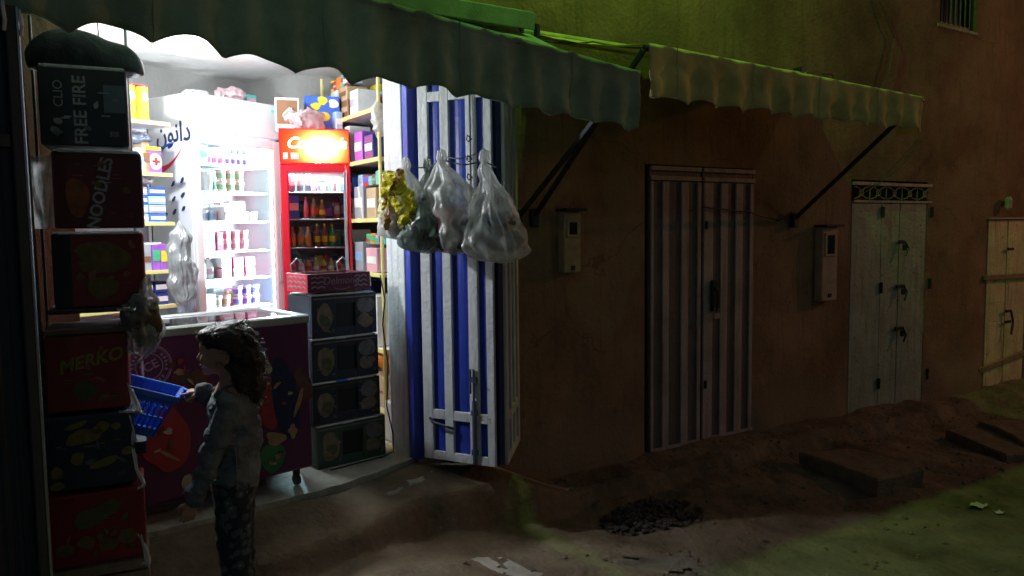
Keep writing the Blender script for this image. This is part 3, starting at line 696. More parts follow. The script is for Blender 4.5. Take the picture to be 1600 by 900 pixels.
for (px, py, s, lb) in ((1528, 788, .07, 'larger scrap of pale crumpled paper on the green lit street'), (1562, 796, .035, 'smaller scrap of pale paper on the green lit street')):
    p = onZ(px, py, -.20); z0 = float(zg(p.x, p.y))
    P = [[(p.x+s*(i/6-.5)*1.6, p.y+s*(j/6-.5), z0+.012+.35*s*abs(float(vn(i*.5, j*.5, 0, 1, int(px))))) for j in range(7)] for i in range(7)]
    tag(solid(MB().grid(P).obj('litter_paper', PAPER), .001), lb, 'litter')
# ================================================================== SHOP FITTINGS
def fbox(par, name, m, c, d, bev=.004, **k): return MB().box(c, d, bev=bev, **k).obj(name, m, par)
INK = mat('pale_print', (.50, .50, .46), .6, .25, 30, 0); INKY = mat('yellow_print', (.50, .42, .10), .6, .3, 30, 0)
# ---- white display fridge
FA = math.atan2(5.70-5.41, 1.664-1.009); FW, FD, FH = .715, .46, 2.285
wf = thing('display_fridge', 'tall white glass door fridge glowing white behind the purple freezer', 'fridge', (1.009, 5.411, .222), FA)
b = MB()
b.box((.012, FD/2, FH/2), (.024, FD, FH), bev=.006).box((FW-.012, FD/2, FH/2), (.024, FD, FH), bev=.006)
b.box((FW/2, FD-.012, FH/2), (FW-.048, .024, FH)).box((FW/2, FD/2, .16), (FW-.048, FD-.024, .32)).box((FW/2, FD/2-.01, FH-.13), (FW-.048, FD-.03, .26))
b.obj('cabinet', WHITE, wf)
fbox(wf, 'canopy_panel', WHITE, (FW/2, -.014, FH-.128), (FW, .028, .25), .008)
tcu = mat('display_green', (.05, .5, .4), .4, 0, bump=0, emis=(.05, .8, .6), estr=1.2)
fbox(wf, 'thermometer', tcu, (FW*.93, -.031, FH-.05), (.03, .008, .018), .002)
d_ = MB(); zb, zt = .26, FH-.265
d_.box((.028, -.018, (zb+zt)/2), (.056, .034, zt-zb), bev=.006).box((FW-.032, -.018, (zb+zt)/2), (.064, .034, zt-zb), bev=.006)
d_.box((FW/2, -.018, zb+.03), (FW-.12, .032, .06), bev=.004).box((FW/2, -.018, zt-.03), (FW-.12, .032, .06), bev=.004)
dr = d_.obj('door', WHITE, wf)
fbox(dr, 'pane', glass('clear_glass'), (FW/2-.002, -.016, (zb+zt)/2), (FW-.125, .006, zt-zb-.125), 0)
fbox(dr, 'handle', ALU, (FW-.032, -.048, 1.25), (.022, .03, .5), .006)
LED = mat('fridge_light_strip', (1, 1, 1), .5, 0, bump=0, emis=(.92, .98, 1), estr=5)
fbox(wf, 'light_strip', LED, (FW-.040, .03, 1.15), (.018, .012, 1.5), .003)
fbox(wf, 'light_strip', LED, (.036, .03, 1.15), (.012, .012, 1.5), .003)
_m = Matrix.Translation((1.009, 5.411, .222)) @ Matrix.Rotation(FA, 4, 'Z')
def F2W(M, *p): return M @ Vector(p)
lamp('fridge_lamp', 'AREA', F2W(_m, FW-.055, .035, 1.15), 240, (.55, .90, 1), .03, look=F2W(_m, FW/2-.1, .25, 1.15), size_y=1.5)
bpy.data.objects['fridge_lamp'].rotation_euler = (Matrix.Rotation(FA, 4, 'Z') @ Matrix.Rotation(R(90), 4, 'Y') @ Matrix.Rotation(R(90), 4, 'Z') @ Matrix.Identity(4)).to_euler()
lamp('fridge_lamp_top', 'AREA', F2W(_m, FW/2, .14, 1.985), 60, (.62, .97, 1), .5, look=F2W(_m, FW/2, .2, 0), size_y=.08)
zpx = lambda y: 1.6+(360-y)*5.45/1200-.222
shz = [zpx(y) for y in (258, 299, 344, 390, 433, 478)]
for z in shz: fbox(wf, 'shelf', WHITE, (FW/2, FD/2+.02, z-.008), (FW-.06, FD-.10, .012), .002); 
# side lettering, in the words' own script
DKB = mat('navy_print', (.02, .03, .10), .5, 0, bump=0); BLP = mat('blue_print', (.02, .10, .55), .5, 0, bump=0); RDP = mat('red_print', (.60, .02, .04), .5, 0, bump=0)
text('\uFEE5\uFEEE\uFEE7\uFE8D\uFEA9', .18, DKB, wf, (-.001, .17, 2.03), (0, -1, 0), (0, 0, 1), bold=.003)
MB().bar((-.003, .34, 1.925), (-.003, .18, 1.965), .004, .045).obj('blue_stripe', BLP, wf)
MB().grid([[(-.003, .34-.26*t, 1.80+.13*t*t+w) for w in (-.022*(1-t)-.004, .022*(1-t))] for t in [k/14 for k in range(15)]]).obj('red_swoosh', RDP, wf)
for k, z in enumerate((1.72, 1.62, 1.53)):
    for j in range(2 if k < 2 else 3): MB().blob((-.003, .09+.10*j, z-.02*j), (0, -1, 0), (0, 0, 1), 0, 0, .026, .012, k*3+j, rot=.7).obj('printed_mark', DKB, wf)
MB().blob((-.003, .23, .98), (0, -1, 0), (0, 0, 1), 0, 0, .15, .34, 6, amp=.05, rot=.35).obj('printed_patch', mat('pale_blue_print', (.55, .62, .74), .5, .1, 4, 0), wf)

# ---- products
PM = {}
def col(name, c, rough=.5): return mat(name, c, rough, .10, 14, .06, 40)
C_W = col('pot_white', (.80, .80, .78)); C_PK = col('pack_pink', (.68, .36, .43)); C_MG = col('pack_magenta', (.48, .07, .17)); C_RED = col('pack_red', (.62, .03, .03))
C_BL = col('pack_blue', (.04, .14, .60)); C_LB = col('pack_light_blue', (.30, .50, .75)); C_GN = col('pack_green', (.05, .42, .20)); C_YE = col('pack_yellow', (.78, .62, .04))
C_TQ = col('pack_turquoise', (.10, .50, .48)); C_BR = col('pack_brown', (.20, .09, .04)); C_TAN = col('carton_tan', (.48, .34, .20)); C_OR = col('pack_orange', (.80, .24, .03)); C_NV = col('pack_navy', (.02, .04, .22)); C_GR = col('pack_grey', (.35, .37, .42)); C_PU = col('pack_purple', (.28, .10, .50))
def cup(x, y, z, r, h, body, lid, label, group, M, name='yogurt_pot', cat='pot'):
    w = F2W(M, x, y, z); t = MB().lathe((0, 0, 0), [(r*.78, 0), (r*.8, .003), (r, h*.92), (r*1.08, h*.93), (r*1.08, h)], 12).obj(name, body, loc=w)
    tag(t, label, cat, group); MB().lathe((0, 0, h), [(r*1.07, 0), (r*1.07, .003), (r*.98, .004)], 12).obj('lid', lid, t)
    MB().lathe((0, 0, h*.2), [(r*.86, 0), (r*.985, h*.5)], 12).obj('printed_band', lid, t); return t
def bottle(x, y, z, r, h, body, capm, label, group, M, name='bottle', band=None):
    w = F2W(M, x, y, z); t = MB().lathe((0, 0, 0), [(r*.9, 0), (r, .01), (r, h*.58), (r*.9, h*.66), (r*.36, h*.84), (r*.34, h*.93)], 12).obj(name, body, loc=w, smooth=True)
    tag(t, label, 'bottle', group); MB().lathe((0, 0, h*.92), [(r*.42, 0), (r*.42, h*.08)], 10).obj('cap', capm, t)
    MB().lathe((0, 0, h*.22), [(r*1.02, 0), (r*1.02, h*.26)], 12).obj('printed_band', band or capm, t); return t
def packet(x, y, z, w, d, h, m_, label, M, cat='box', name='product_box', band=None, group=None, rz=0, bandz=.5, bandh=.3, side='y', soft=0):
    p = F2W(M, x, y, z); a = M.to_euler().z+rz
    if soft:
        s = SDF((-w/2-.03, -d/2-.03, -.01), (w/2+.03, d/2+.03, h+.03), max(w, h)/26)
        s.ell((0, 0, h*.5), (w*.56, d*.6, h*.55), k=.01); s.disp(lambda X, Y, Z: soft*.05*np.abs(vn(X, Y, Z, 16, int(x*97+z*31)))+soft*.02*vn(X, Y, Z, 45, 3))
        t = s.obj(name, m_); t.location = p; t.rotation_euler.z = a
    else:
        t = MB().box((0, 0, h/2), (w, d, h), bev=.004).obj(name, m_, loc=p, rz=a)
    tag(t, label, cat, group)
    if band and not soft:
        if side == 'y': MB().box((0, -d/2-.001, h*bandz), (w*.86, .003, h*bandh), bev=.001).obj('printed_panel', band, t)
        else: MB().box((-w/2-.001, 0, h*bandz), (.003, d*.86, h*bandh), bev=.001).obj('printed_panel', band, t)
    return t
s1, s2, s3, s4, s5, s6 = shz
g1 = 'pots on the shelves of the white fridge'
for k in range(2): packet(.10, .12+.09*k, s1, .05, .05, .15-.02*k, C_TQ, ('turquoise carton at the left of the top fridge shelf, nearest the glass', 'turquoise carton at the left of the top fridge shelf, behind another')[k], _m, 'carton', 'drink_carton', C_W)
packet(.17, .13, s1, .06, .08, .12, C_W, 'plain white carton right of the turquoise cartons in the white fridge', _m, 'carton', 'drink_carton', C_LB)
for i in range(3): cup(.235+.052*i, .14, s1, .024, .065, C_PK, C_MG, 'pink pot on the top shelf of the white fridge, '+nth(i, 3)+' of three', g1, _m)
for i in range(4):
    for j in range(2): cup(.395+.05*i, .14, s1+.072*j, .022, .066, C_W, C_NV, 'white pot with dark band in the white fridge, '+rowc(j, 2)+', '+nth(i, 4), g1, _m)
for i in range(2): cup(.12+.10*i, .15, s2, .045, .13, C_W, C_W, ('left', 'right')[i]+' one of two large white tubs on the second white fridge shelf', g1, _m, 'tub', 'tub')
for i in range(3):
    for j in range(2): cup(.33+.075*i, .14, s2+.078*j, .033, .070, C_W, C_GN, 'white pot with green band in the white fridge, '+rowc(j, 2)+', '+nth(i, 3), g1, _m)
for i in range(3): cup(.12+.072*i, .16, s3, .033, .07+.0*i, C_W, C_LB, 'white pot with pale blue band on the third white fridge shelf, '+nth(i, 3), g1, _m)
packet(.38, .18, s3, .15, .2, .10, C_W, 'white carton box in the middle of the third fridge shelf', _m, band=C_LB)
for i in range(2): cup(.52+.075*i, .15, s3, .034, .06, C_W, C_W, ('left', 'right')[i]+' small white pot beside the carton box on the third fridge shelf', g1, _m)
packet(.15, .16, s4, .14, .16, .15, C_W, 'large white carton at the left of the fourth fridge shelf', _m, band=C_LB, bandh=.12)
packet(.27, .13, s4, .05, .08, .13, C_MG, 'magenta carton on the fourth fridge shelf beside large white carton', _m, 'carton', 'drink_carton', C_PK)
for i in range(3):
    for j in range(2): cup(.35+.075*i, .14, s4+.07*j, .033, .065, C_W, C_PK, 'white pot with pink band in the white fridge, '+rowc(j, 2)+', '+nth(i, 3), g1, _m)
bottle(.12, .14, s5, .05, .17, C_W, C_W, 'white milk bottle at the left of the fifth fridge shelf', None, _m, 'milk_bottle')
bottle(.21, .15, s5, .035, .15, C_W, C_PK, 'white drink bottle with pink cap on the fifth fridge shelf', None, _m, 'drink_bottle')
for i in range(3):
    for j in range(2): packet(.32+.10*i, .16, s5+.075*j, .085, .12, .068, (C_PK, C_W, C_MG)[(i+j) % 3], 'pink and white multipack in the white fridge, '+rowc(j, 2)+', '+nth(i, 3), _m, 'pack', 'multipack', (C_W, C_PK, C_W)[(i+j) % 3], 'multipacks on the fifth fridge shelf')
packet(.15, .17, s6, .13, .16, .10, C_W, 'low white box at the left of the lowest visible fridge shelf', _m, band=C_PK)
for i in range(2): cup(.27+.07*i, .15, s6, .03, .08, C_W, C_TAN, ('left', 'right')[i]+' white pot with tan band on the lowest visible fridge shelf', g1, _m)
for i in range(3):
    for j in range(2): cup(.43+.075*i, .14, s6+.072*j, .034, .066, C_W, C_BL, 'white pot with blue band in the white fridge, '+rowc(j, 2)+', '+nth(i, 3), g1, _m)

# ---- red drinks fridge
RA = math.atan2(5.138-5.274, 2.002-1.555); RW, RD, RH = .467, .38, 2.065
rfm = Matrix.Translation((1.555, 5.274, .222)) @ Matrix.Rotation(RA, 4, 'Z')
REDP = mat('red_fridge_paint', (.62, .012, .03), .35, .1, 6, .03, 30)
rf = thing('drinks_fridge', 'red drinks fridge with a glowing lettered sign beside the white fridge', 'fridge', (1.555, 5.274, .222), RA)
b = MB(); b.box((.012, RD/2, RH/2), (.024, RD, RH), bev=.005).box((RW-.012, RD/2, RH/2), (.024, RD, RH), bev=.005).box((RW/2, RD-.012, RH/2), (RW-.048, .024, RH))
b.box((RW/2, RD/2, .14), (RW-.048, RD-.024, .28)).box((RW/2, RD/2+.03, RH-.012), (RW-.048, RD-.07, .024)).box((RW/2, RD/2+.03, RH-.235), (RW-.048, RD-.07, .02))
b.obj('cabinet', REDP, rf)
def lit_plastic(name, c):
    m = bpy.data.materials.new(name); m.use_nodes = True; nt = m.node_tree; N = nt.nodes; L = nt.links; N.remove(N['Principled BSDF'])
    t = N.new('ShaderNodeBsdfTranslucent'); t.inputs[0].default_value = (*c, 1); d = N.new('ShaderNodeBsdfDiffuse'); d.inputs[0].default_value = (*c, 1)
    mx = N.new('ShaderNodeMixShader'); mx.inputs[0].default_value = .6; L.new(d.outputs[0], mx.inputs[1]); L.new(t.outputs[0], mx.inputs[2]); L.new(mx.outputs[0], N['Material Output'].inputs[0]); return m
LR, LW_ = lit_plastic('backlit_red_plastic', (.72, .055, .02)), lit_plastic('backlit_white_plastic', (.9, .8, .55))
sg = MB().grid([[(RW*(.004+.992*i/24), -.030-.010*math.sin(math.pi*i/24), RH-.229+.222*j/6) for j in range(7)] for i in range(25)]).obj('sign', LR, rf, smooth=True)
fr = MB()
for z in (RH-.004, RH-.232): fr.box((RW/2, -.016, z), (RW, .034, .010), bev=.003)
for x in (.004, RW-.004): fr.box((x, -.016, RH-.118), (.008, .034, .218), bev=.002)
fr.obj('sign_frame', REDP, sg)
text('Coca-Cola', .105, mat('lit_letters', (.9, .8, .6), .5, 0, bump=0, emis=(1, .80, .42), estr=2.6), sg, (RW*.52, -.0425, RH-.100), (1, 0, 0), (0, 0, 1), bold=.003, shear=.35, space=.86)
for x, w in ((.040, .03), (.100, .05)): fbox(sg, 'sticker', C_W, (x, -.0385, RH-.185), (w, .003, .042), .001)
lamp('drinks_fridge_lamp', 'AREA', F2W(rfm, RW/2, .08, 1.80), 11, (.8, .93, 1), .36, look=F2W(rfm, RW/2, .16, 0), size_y=.05)
lamp('sign_lamp', 'AREA', F2W(rfm, RW*.60, -.004, RH-.13), 75, (1, .80, .50), .15, look=F2W(rfm, RW*.60, -1, RH-.13), size_y=.03)
d_ = MB(); zb, zt = .26, RH-.245
d_.box((.026, -.016, (zb+zt)/2), (.052, .032, zt-zb), bev=.006).box((RW-.012, -.016, (zb+zt)/2), (.024, .032, zt-zb), bev=.005)
d_.box((RW/2, -.016, zb+.03), (RW-.08, .030, .06), bev=.004).box((RW/2, -.016, zt-.022), (RW-.08, .030, .044), bev=.004)
dr = d_.obj('door', REDP, rf); fbox(dr, 'pane', glass('clear_glass_dim'), (RW/2+.014, -.014, (zb+zt)/2), (RW-.078, .006, zt-zb-.10), 0)
fbox(dr, 'handle', ALU, (RW-.040, -.038, 1.15), (.020, .02, 1.25), .006)
fbox(rf, 'liner', mat('grey_liner', (.42, .45, .5), .4), (RW/2, RD-.03, 1.04), (RW-.05, .006, 1.5), 0)
zr = lambda y: 1.6+(360-y)*5.3/1200-.222
rz_ = [zr(y) for y in (300, 342, 387, 428, 470)]
for z in rz_: fbox(rf, 'shelf', ALU, (RW/2, RD/2+.02, z-.006), (RW-.055, RD-.08, .008), .001)
g2 = 'bottles in the red drinks fridge'
for i in range(3): packet(.075+.055*i, .10, rz_[0], .045, .06, .12, C_LB, 'pale blue carton on the top shelf of the red fridge, '+nth(i, 3), rfm, 'carton', 'drink_carton', C_W, 'cartons on the top shelf of the red fridge')
for i in range(3): cup(.26+.05*i, .11, rz_[0], .022, .06, C_W, C_GR, 'white pot with grey band on the top red fridge shelf, '+nth(i, 3), 'pots in the red fridge', rfm)
packet(.085, .12, rz_[1], .07, .10, .165, C_BL, 'dark blue multipack at the left of second red fridge shelf', rfm, 'pack', 'multipack', C_W)
for i in range(3): bottle(.165+.055*i, .11, rz_[1], .022, .15-.01*i, (C_MG, C_BR, C_BR)[i], (C_RED, C_RED, C_YE)[i], 'dark soda bottle on the second red fridge shelf, '+nth(i, 3)+' of three', g2, rfm, 'soda_bottle')
for i in range(3): bottle(.07+.052*i, .10, rz_[2], .022, .14, C_TAN, C_OR, 'tan juice bottle on the third red fridge shelf, '+nth(i, 3)+' of three', g2, rfm, 'juice_bottle')
for i in range(3): bottle(.235+.052*i, .11, rz_[2], .023, .16, (C_BR, C_BR, C_GN)[i], C_YE, 'soda bottle with yellow band on third red fridge shelf, '+nth(i, 3), g2, rfm, 'soda_bottle')
for i in range(7): bottle(.065+.052*i, .10, rz_[3], .021, .10, (C_OR, C_PK, C_OR, C_TAN, C_YE, C_YE, C_OR)[i], (C_RED, C_W)[i % 2], 'short juice bottle on the fourth red fridge shelf, '+nth(i, 7), g2, rfm, 'juice_bottle')
for i in range(5): packet(.07+.075*i, .12, rz_[4], .065, .10, .09, (C_MG, C_GR, C_PK, C_YE, C_LB)[i], ['magenta', 'grey', 'pink', 'yellow', 'light blue'][i]+' packet on the lowest visible shelf of the red fridge', rfm, 'pack', 'packet', C_W)
# ---- things on the fridges
I4 = Matrix.Identity(4)
def crumple(name, label, c, r, m_, seed, cat='bag', amp=.5, res=24, group=None, rz=0, parent=None):
    h = max(r)*2.3/res; s = SDF([-r[i]*1.35 for i in range(3)], [r[i]*1.35 for i in range(3)], h)
    s.ell((0, 0, 0), r, k=.005); a = min(r)*amp
    s.disp(lambda X, Y, Z: a*(1.2*np.abs(vn(X, Y, Z, .9/min(r), seed))+.5*np.abs(vn(X, Y, Z, 2.3/min(r), seed+1)))-a*.35)
    o = s.obj(name, m_, parent); o.location = c; o.rotation_euler.z = rz
    if parent is None: tag(o, label, cat, group)
    return o
MILK = film('milky_plastic', (.80, .82, .82), .25); PINKF = film('pinkish_plastic', (.85, .62, .66), .2); GREYF = film('grey_plastic', (.50, .54, .56), .15)
crumple('plastic_bag', 'crumpled pale pink plastic bag on top of the white fridge', F2W(_m, .42, .12, FH+.045), (.11, .08, .06), PINKF, 11)
crumple('plastic_bag', 'small crumpled white plastic bag near the left of the white fridge top', F2W(_m, .16, .14, FH+.022), (.09, .07, .03), MILK, 12)
packet(.60, .14, FH, .09, .05, .075, C_TQ, 'small pale green packet on the right of the white fridge top', _m, 'box', band=C_PK)
t = packet(.06, .12, RH, .16, .16, .215, C_W, 'white box with brown photo print above left of red fridge', rfm, band=C_BR, bandz=.55, bandh=.75)
t = packet(.30, .24, RH+.002, .24, .18, .25, C_BL, 'blue carton with yellow biscuit prints on top of the red fridge', rfm)
for k in range(6): MB().blob((-.10+.05*(k % 4)+.01*k, -.0915, .09+.08*(k % 2)+.01*k), (1, 0, 0), (0, 0, 1), 0, 0, .034, .028, k).obj('biscuit_print', C_YE if k % 3 else C_W, t)
for k in range(4): MB().blob((-.1215, -.05+.04*k, .10+.07*(k % 2)), (0, -1, 0), (0, 0, 1), 0, 0, .026, .028, k+9).obj('biscuit_print', C_YE, t)
crumple('plastic_bag', 'pink and white plastic bag hanging over the glowing red fridge sign', F2W(rfm, .20, .03, RH+.06), (.12, .07, .085), PINKF, 21, amp=.6)
crumple('plastic_bag', 'white crumpled bag just left on the red fridge top', F2W(rfm, .11, .05, RH+.09), (.075, .05, .06), MILK, 22, amp=.6)
packet(.40, .13, RH, .05, .08, .14, C_LB, 'light blue packet standing on the right end of the red fridge top', rfm, band=C_W, rz=.3)

# ---- left shelf unit on the back wall
LA = FA; LM = Matrix.Translation((.20, 4.97, 0)) @ Matrix.Rotation(LA, 4, 'Z')
ls = thing('wall_shelf', 'yellow edged white shelf unit left of the white fridge', 'shelf', (.20, 4.97, 0), LA)
lz = [2.27, 1.955, 1.65, 1.35, 1.13, .80, .50]; LW2 = .74
for z in lz:
    bd = MB().box((LW2/2, .15, z), (LW2, .28, .018), bev=.002).obj('board', WHITE, ls); MB().box((LW2/2, .003, z), (LW2, .012, .024), bev=.002).obj('edge_strip', YELEDGE, bd)
for x in (.01, LW2-.01): fbox(ls, 'post', WHITE, (x, .27, 1.35), (.02, .02, 2.24), .002)
fbox(ls, 'back_panel', WHITE, (LW2/2, .292, 1.35), (LW2, .006, 2.2), 0)
can_l = ['in shade nearest the dark cartons', 'second from the left', 'in the middle of the row', 'just left of the white fridge']
for k in range(4):
    t = MB().lathe((0, 0, 0), [(.036, 0), (.037, .004), (.037, .21), (.036, .212)], 18).obj('crisp_tube', C_YE, loc=F2W(LM, .365+.082*k, .09, lz[0]+.010), smooth=False)
    t.rotation_euler.z = LA; tag(t, 'yellow crisp tube on the top shelf, '+can_l[k], 'tube', 'yellow crisp tubes on the top shelf')
    MB().lathe((0, 0, .212), [(.038, 0), (.038, .010), (.034, .012)], 18).obj('lid', C_RED, t)
    MB().blob((0, -.0385, .15), (1, 0, 0), (0, 0, 1), 0, 0, .018, .024, k).obj('face_mark', C_W, t)
    MB().box((0, -.0365, .07), (.035, .004, .05)).obj('printed_panel', C_OR, t)
def lp(px0, px1, y0, y1, z, d, m_, label, **k):
    """a product standing on board z; its width and height read off the photo"""
    Z = 4.8; w = (px1-px0)*Z/1200; h = (y1-y0)*Z/1200; c = W((px0+px1)/2, y1, Z); q = LM.inverted() @ c
    return packet(q.x, .06+d/2, z+.010, w, d, h, m_, label, LM, **k)
lp(198, 214, 228, 266, lz[1], .10, C_W, 'plain white box on the second shelf beside the dark cartons', band=C_LB)
lp(216, 228, 218, 266, lz[1], .10, C_TAN, 'slim tan packet on the second shelf behind the nappy pack', band=C_BR)
t = lp(230, 258, 224, 266, lz[1], .12, C_PU, 'lilac nappy pack with yellow band and red cross on the second shelf', name='nappy_pack', cat='pack')
t['label'] = 'lilac and white pack with yellow band and red cross on second shelf'
MB().box((0, -.0625, .155), (.10, .004, .022)).obj('yellow_band', C_YE, t); MB().blob((.012, -.0625, .075), (1, 0, 0), (0, 0, 1), 0, 0, .040, .050, 3, amp=.05).obj('white_disc', C_W, t)
MB().box((.012, -.067, .075), (.05, .003, .014)).box((.012, -.0675, .075), (.014, .003, .05)).obj('red_cross', C_RED, t)
crumple('plastic_pack', 'grey blue plastic pack lying on the lilac pack below the top shelf', F2W(LM, .55, .11, lz[1]+.225), (.11, .07, .045), film('blue_grey_film', (.22, .27, .36), .1), 31, 'pack')
for i in range(3):
    for j in range(4):
        packet(.42+.12*i, .13, lz[2]+.012+.055*j, .115, .16, .052, (C_LB, C_BL, C_GR)[(i*2+j) % 3], 'silvery blue packet on the third shelf, '+rowc(j, 4)+', '+nth(i, 3), LM, 'packet', 'packet', C_W, 'silvery blue packets stacked on the third shelf', bandh=.4)
crumple('plastic_pack', 'pale crumpled pack on top of the silvery blue packets', F2W(LM, .52, .12, lz[2]+.262), (.13, .07, .035), MILK, 33, 'pack')
lc = [('red', C_RED, 196, 212, 398), ('blue', C_BL, 213, 236, 392), ('white', C_W, 236, 262, 394), ]
for nm, m_, a, b_, y in lc: lp(a, b_, y, 417, lz[3], .10, m_, nm+' packet lying on the fourth shelf beside the stacked cartons', band=C_W if nm != 'white' else C_BL, cat='packet', name='packet')
lp(222, 258, 372, 393, lz[3]+.09, .10, C_W, 'white folded packet lying on top of the blue packet', cat='packet', name='packet', band=C_GR)
for i in range(3):
    for j in range(2): packet(.46+.10*i, .12, lz[4]+.012+.075*j, .09, .14, .07, C_NV, 'navy box with white panel on the fifth shelf, '+rowc(j, 2)+', '+nth(i, 3), LM, 'box', 'product_box', C_W, 'navy boxes stacked on the fifth shelf', bandh=.45)
for i in range(3): packet(.42+.12*i, .12, lz[5]+.012, .10, .14, .20, (C_GR, C_NV, C_W)[i], ('grey', 'navy', 'white')[i]+' box on the low shelf behind the freezer', LM)
# hanging bags at the left
def bagmesh(h, w, d, seed, gather=.25, pleats=9, sag=.0, nt_=46, na=72, bias=0.0, crush=.018):
    P = []
    for i in range(nt_+1):
        t = i/nt_; row = []
        e = (t/gather)**1.05 if t < gather else 1.0
        prof = (.08+.84*e if t < gather else .92+.18*math.sin(math.pi*min(1, (t-gather)/(1-gather)*.62+.0)))
        bot = math.sqrt(max(0, 1-((t-.82)/.18)**2)) if t > .82 else 1
        prof *= max(bot, .03)
        for k in range(na):
            a = 2*math.pi*k/na; c_, s_ = math.cos(a), math.sin(a)
            n_ = float(vn(c_*1.6, s_*1.6, t*2.6, 1, seed)); f_ = abs(float(vn(c_*4, s_*4, t*4, 1, seed+4))); q = 1+.24*n_-.36*f_-.16*abs(float(vn(c_*7, s_*7, t*6, 1, seed+6)))+.10*(1-t)*math.sin(a*pleats+3*n_)*(1-t)
            x = w/2*prof*q*c_+bias*t*w; y = d/2*prof*q*s_
            x += crush*float(vn(x, y, t, 9, seed+8)); y += crush*1.2*float(vn(x+3, y, t*h, 16, seed+9))+.004*abs(float(vn(x*2, y*2, t, 40, seed))); z = -h*t+.03*h*float(vn(c_, s_, t*3, 1.1, seed+5))*t-.0
            row.append((x, y, z))
        row.append(row[0]); P.append(row)
    m_ = MB().grid(P); return m_
def hang_bag(label, top, h, w, d, seed, m_, contents, rz=R(-30), bias=0.0, gather=.3, handles=True, cat='plastic bag'):
    t = bagmesh(h, w, d, seed, gather, bias=bias).obj('plastic_bag', m_, smooth=True, loc=top, rz=rz); tag(t, label, cat)
    for k, (cx, cy, cz, r, cm) in enumerate(contents):
        r = tuple(q*1.4 for q in r)
        crumple('contents', None, (cx+bias*w*(-cz/h), cy, cz), r, cm, seed*3+k, amp=.45, res=22, parent=t)
    if handles:
        hm_ = MB()
        for s in (-1, 1): hm_.tube([(s*.004, 0, -.035), (s*.022, .004, .01), (s*.016, 0, .045), (0, 0, .055), (-s*.006, 0, .03), (0, 0, -.03)], [.010, .009, .007, .006, .007, .010], 7)
        hm_.obj('handle', m_, t, smooth=True)
    return t
BLKF = film('black_plastic_film', (.03, .03, .035), .0, .3)
DRK1 = mat('bagged_navy', (.04, .06, .13), .7, .4, 9, .3); DRK2 = mat('bagged_maroon', (.35, .03, .05), .7, .4, 9, .3); DRK3 = mat('bagged_grey', (.12, .13, .13), .7, .4, 9, .3); DRK4 = mat('bagged_green_grey', (.10, .16, .13), .7, .4, 9, .3)
hang_bag('long grey translucent bag hanging beside the white fridge', W(279, 345, 4.62), .50, .13, .09, 41, GREYF, [], gather=.15, handles=False)
hang_bag('pale blue plastic bag hanging behind the long grey bag', W(290, 400, 4.85), .42, .12, .07, 43, film('pale_blue_film', (.50, .60, .72), .3), [], gather=.12, handles=False)

# ---- right shelf unit along the right wall
rs = thing('wall_shelf', 'crowded cream edged shelf unit along the right shop wall', 'shelf', (2.0, 4.62, 0))
rzs = [2.37, 2.05, 1.66, 1.30, .80, .40]
for z in rzs:
    bd = MB().box((.19, .52, z), (.38, 1.04, .018), bev=.002).obj('board', WHITE, rs); MB().box((.0, .52, z), (.014, 1.04, .028), bev=.002).box((.19, .0, z), (.38, .012, .028), bev=.002).obj('edge_strip', YELEDGE, bd)
pp = MB()
pp.tube([(.0, -.01, .23), (.0, -.01, 2.72)], .012, 8); pp.obj('post', YELEDGE, rs)
pp = MB(); pp.tube([(.0, 1.03, .23), (.0, 1.03, 2.72)], .012, 8); pp.obj('post', YELEDGE, rs)
RM = Matrix.Translation((2.0, 4.62, 0))
def rp(y, z, w, h, m_, label, d=.16, x=.02, **k):
    """product on the right shelf: y along the shelf, w its length that way, faces the shop"""
    return packet(x+d/2, y, z+.014 if z > .3 else z, d, w, h, m_, label, RM, side='x', **k)
T0, T1, T2, T3, T4, T5 = rzs
rp(.98, T0, .11, .20, C_TAN, 'tan carton at the deep end of the top right shelf', band=C_OR); rp(.84, T0, .13, .22, C_W, 'white box on the top right shelf beside the tan carton', band=C_LB, bandh=.15)
rp(.66, T0, .18, .12, C_BR, 'brown carton lying on the top right shelf', band=C_TAN); rp(.66, T0+.122, .15, .10, C_TAN, 'brown paper carton stacked on the brown carton, top right shelf', band=C_BR)
rp(.46, T0, .14, .17, C_W, 'white box near the front of the top right shelf', band=C_GR); 
for k, y in enumerate((.97, .85, .73, .61)):
    rp(y, T1, .11, .26 if k else .20, C_W, ('short white pack at the deep end of the second right shelf', 'tall white pack on the second right shelf, second from the deep end', 'tall white pack on the second right shelf, third from the deep end', 'tall white pack on the second right shelf, fourth from the deep end')[k], cat='pack', name='paper_pack', band=C_GR, bandh=.06)
crumple('plastic_bag', 'white plastic bag bunched high near the doorway shelf post', W(592, 185, 4.9), (.05, .05, .12), MILK, 51)
rp(.40, T1, .14, .20, C_PU, 'blue violet box on the second right shelf near the post', band=C_W); rp(.22, T1, .14, .16, C_NV, 'navy box with white panel near the front of second right shelf', band=C_W)
t = rp(.98, T2, .12, .12, C_RED, 'red box with golden print on the third right shelf', band=C_YE, bandh=.3); rp(.98, T2+.122, .12, .06, C_W, 'flat white packet lying on the red box', band=C_GR)
rp(.85, T2, .11, .10, C_YE, 'bulging yellow bag on the third right shelf', cat='bag', name='snack_bag', soft=1, d=.12)
for k in range(2):
    for j in range(2): rp(.72-.13*k, T2+.15*j, .12, .145, (C_BL, C_W)[(k+j) % 2], ('deeper', 'nearer')[k]+' blue and white pack, '+rowc(j, 2)+', on the third right shelf', cat='pack', name='nappy_pack', band=(C_W, C_BL)[(k+j) % 2], group='blue and white packs on the third right shelf', bandh=.45)
rp(.42, T2, .16, .22, C_GR, 'grey box on the third right shelf near the post', band=C_W); rp(.20, T2, .16, .2, C_TAN, 'tan box at the front end of the third right shelf', band=C_W)
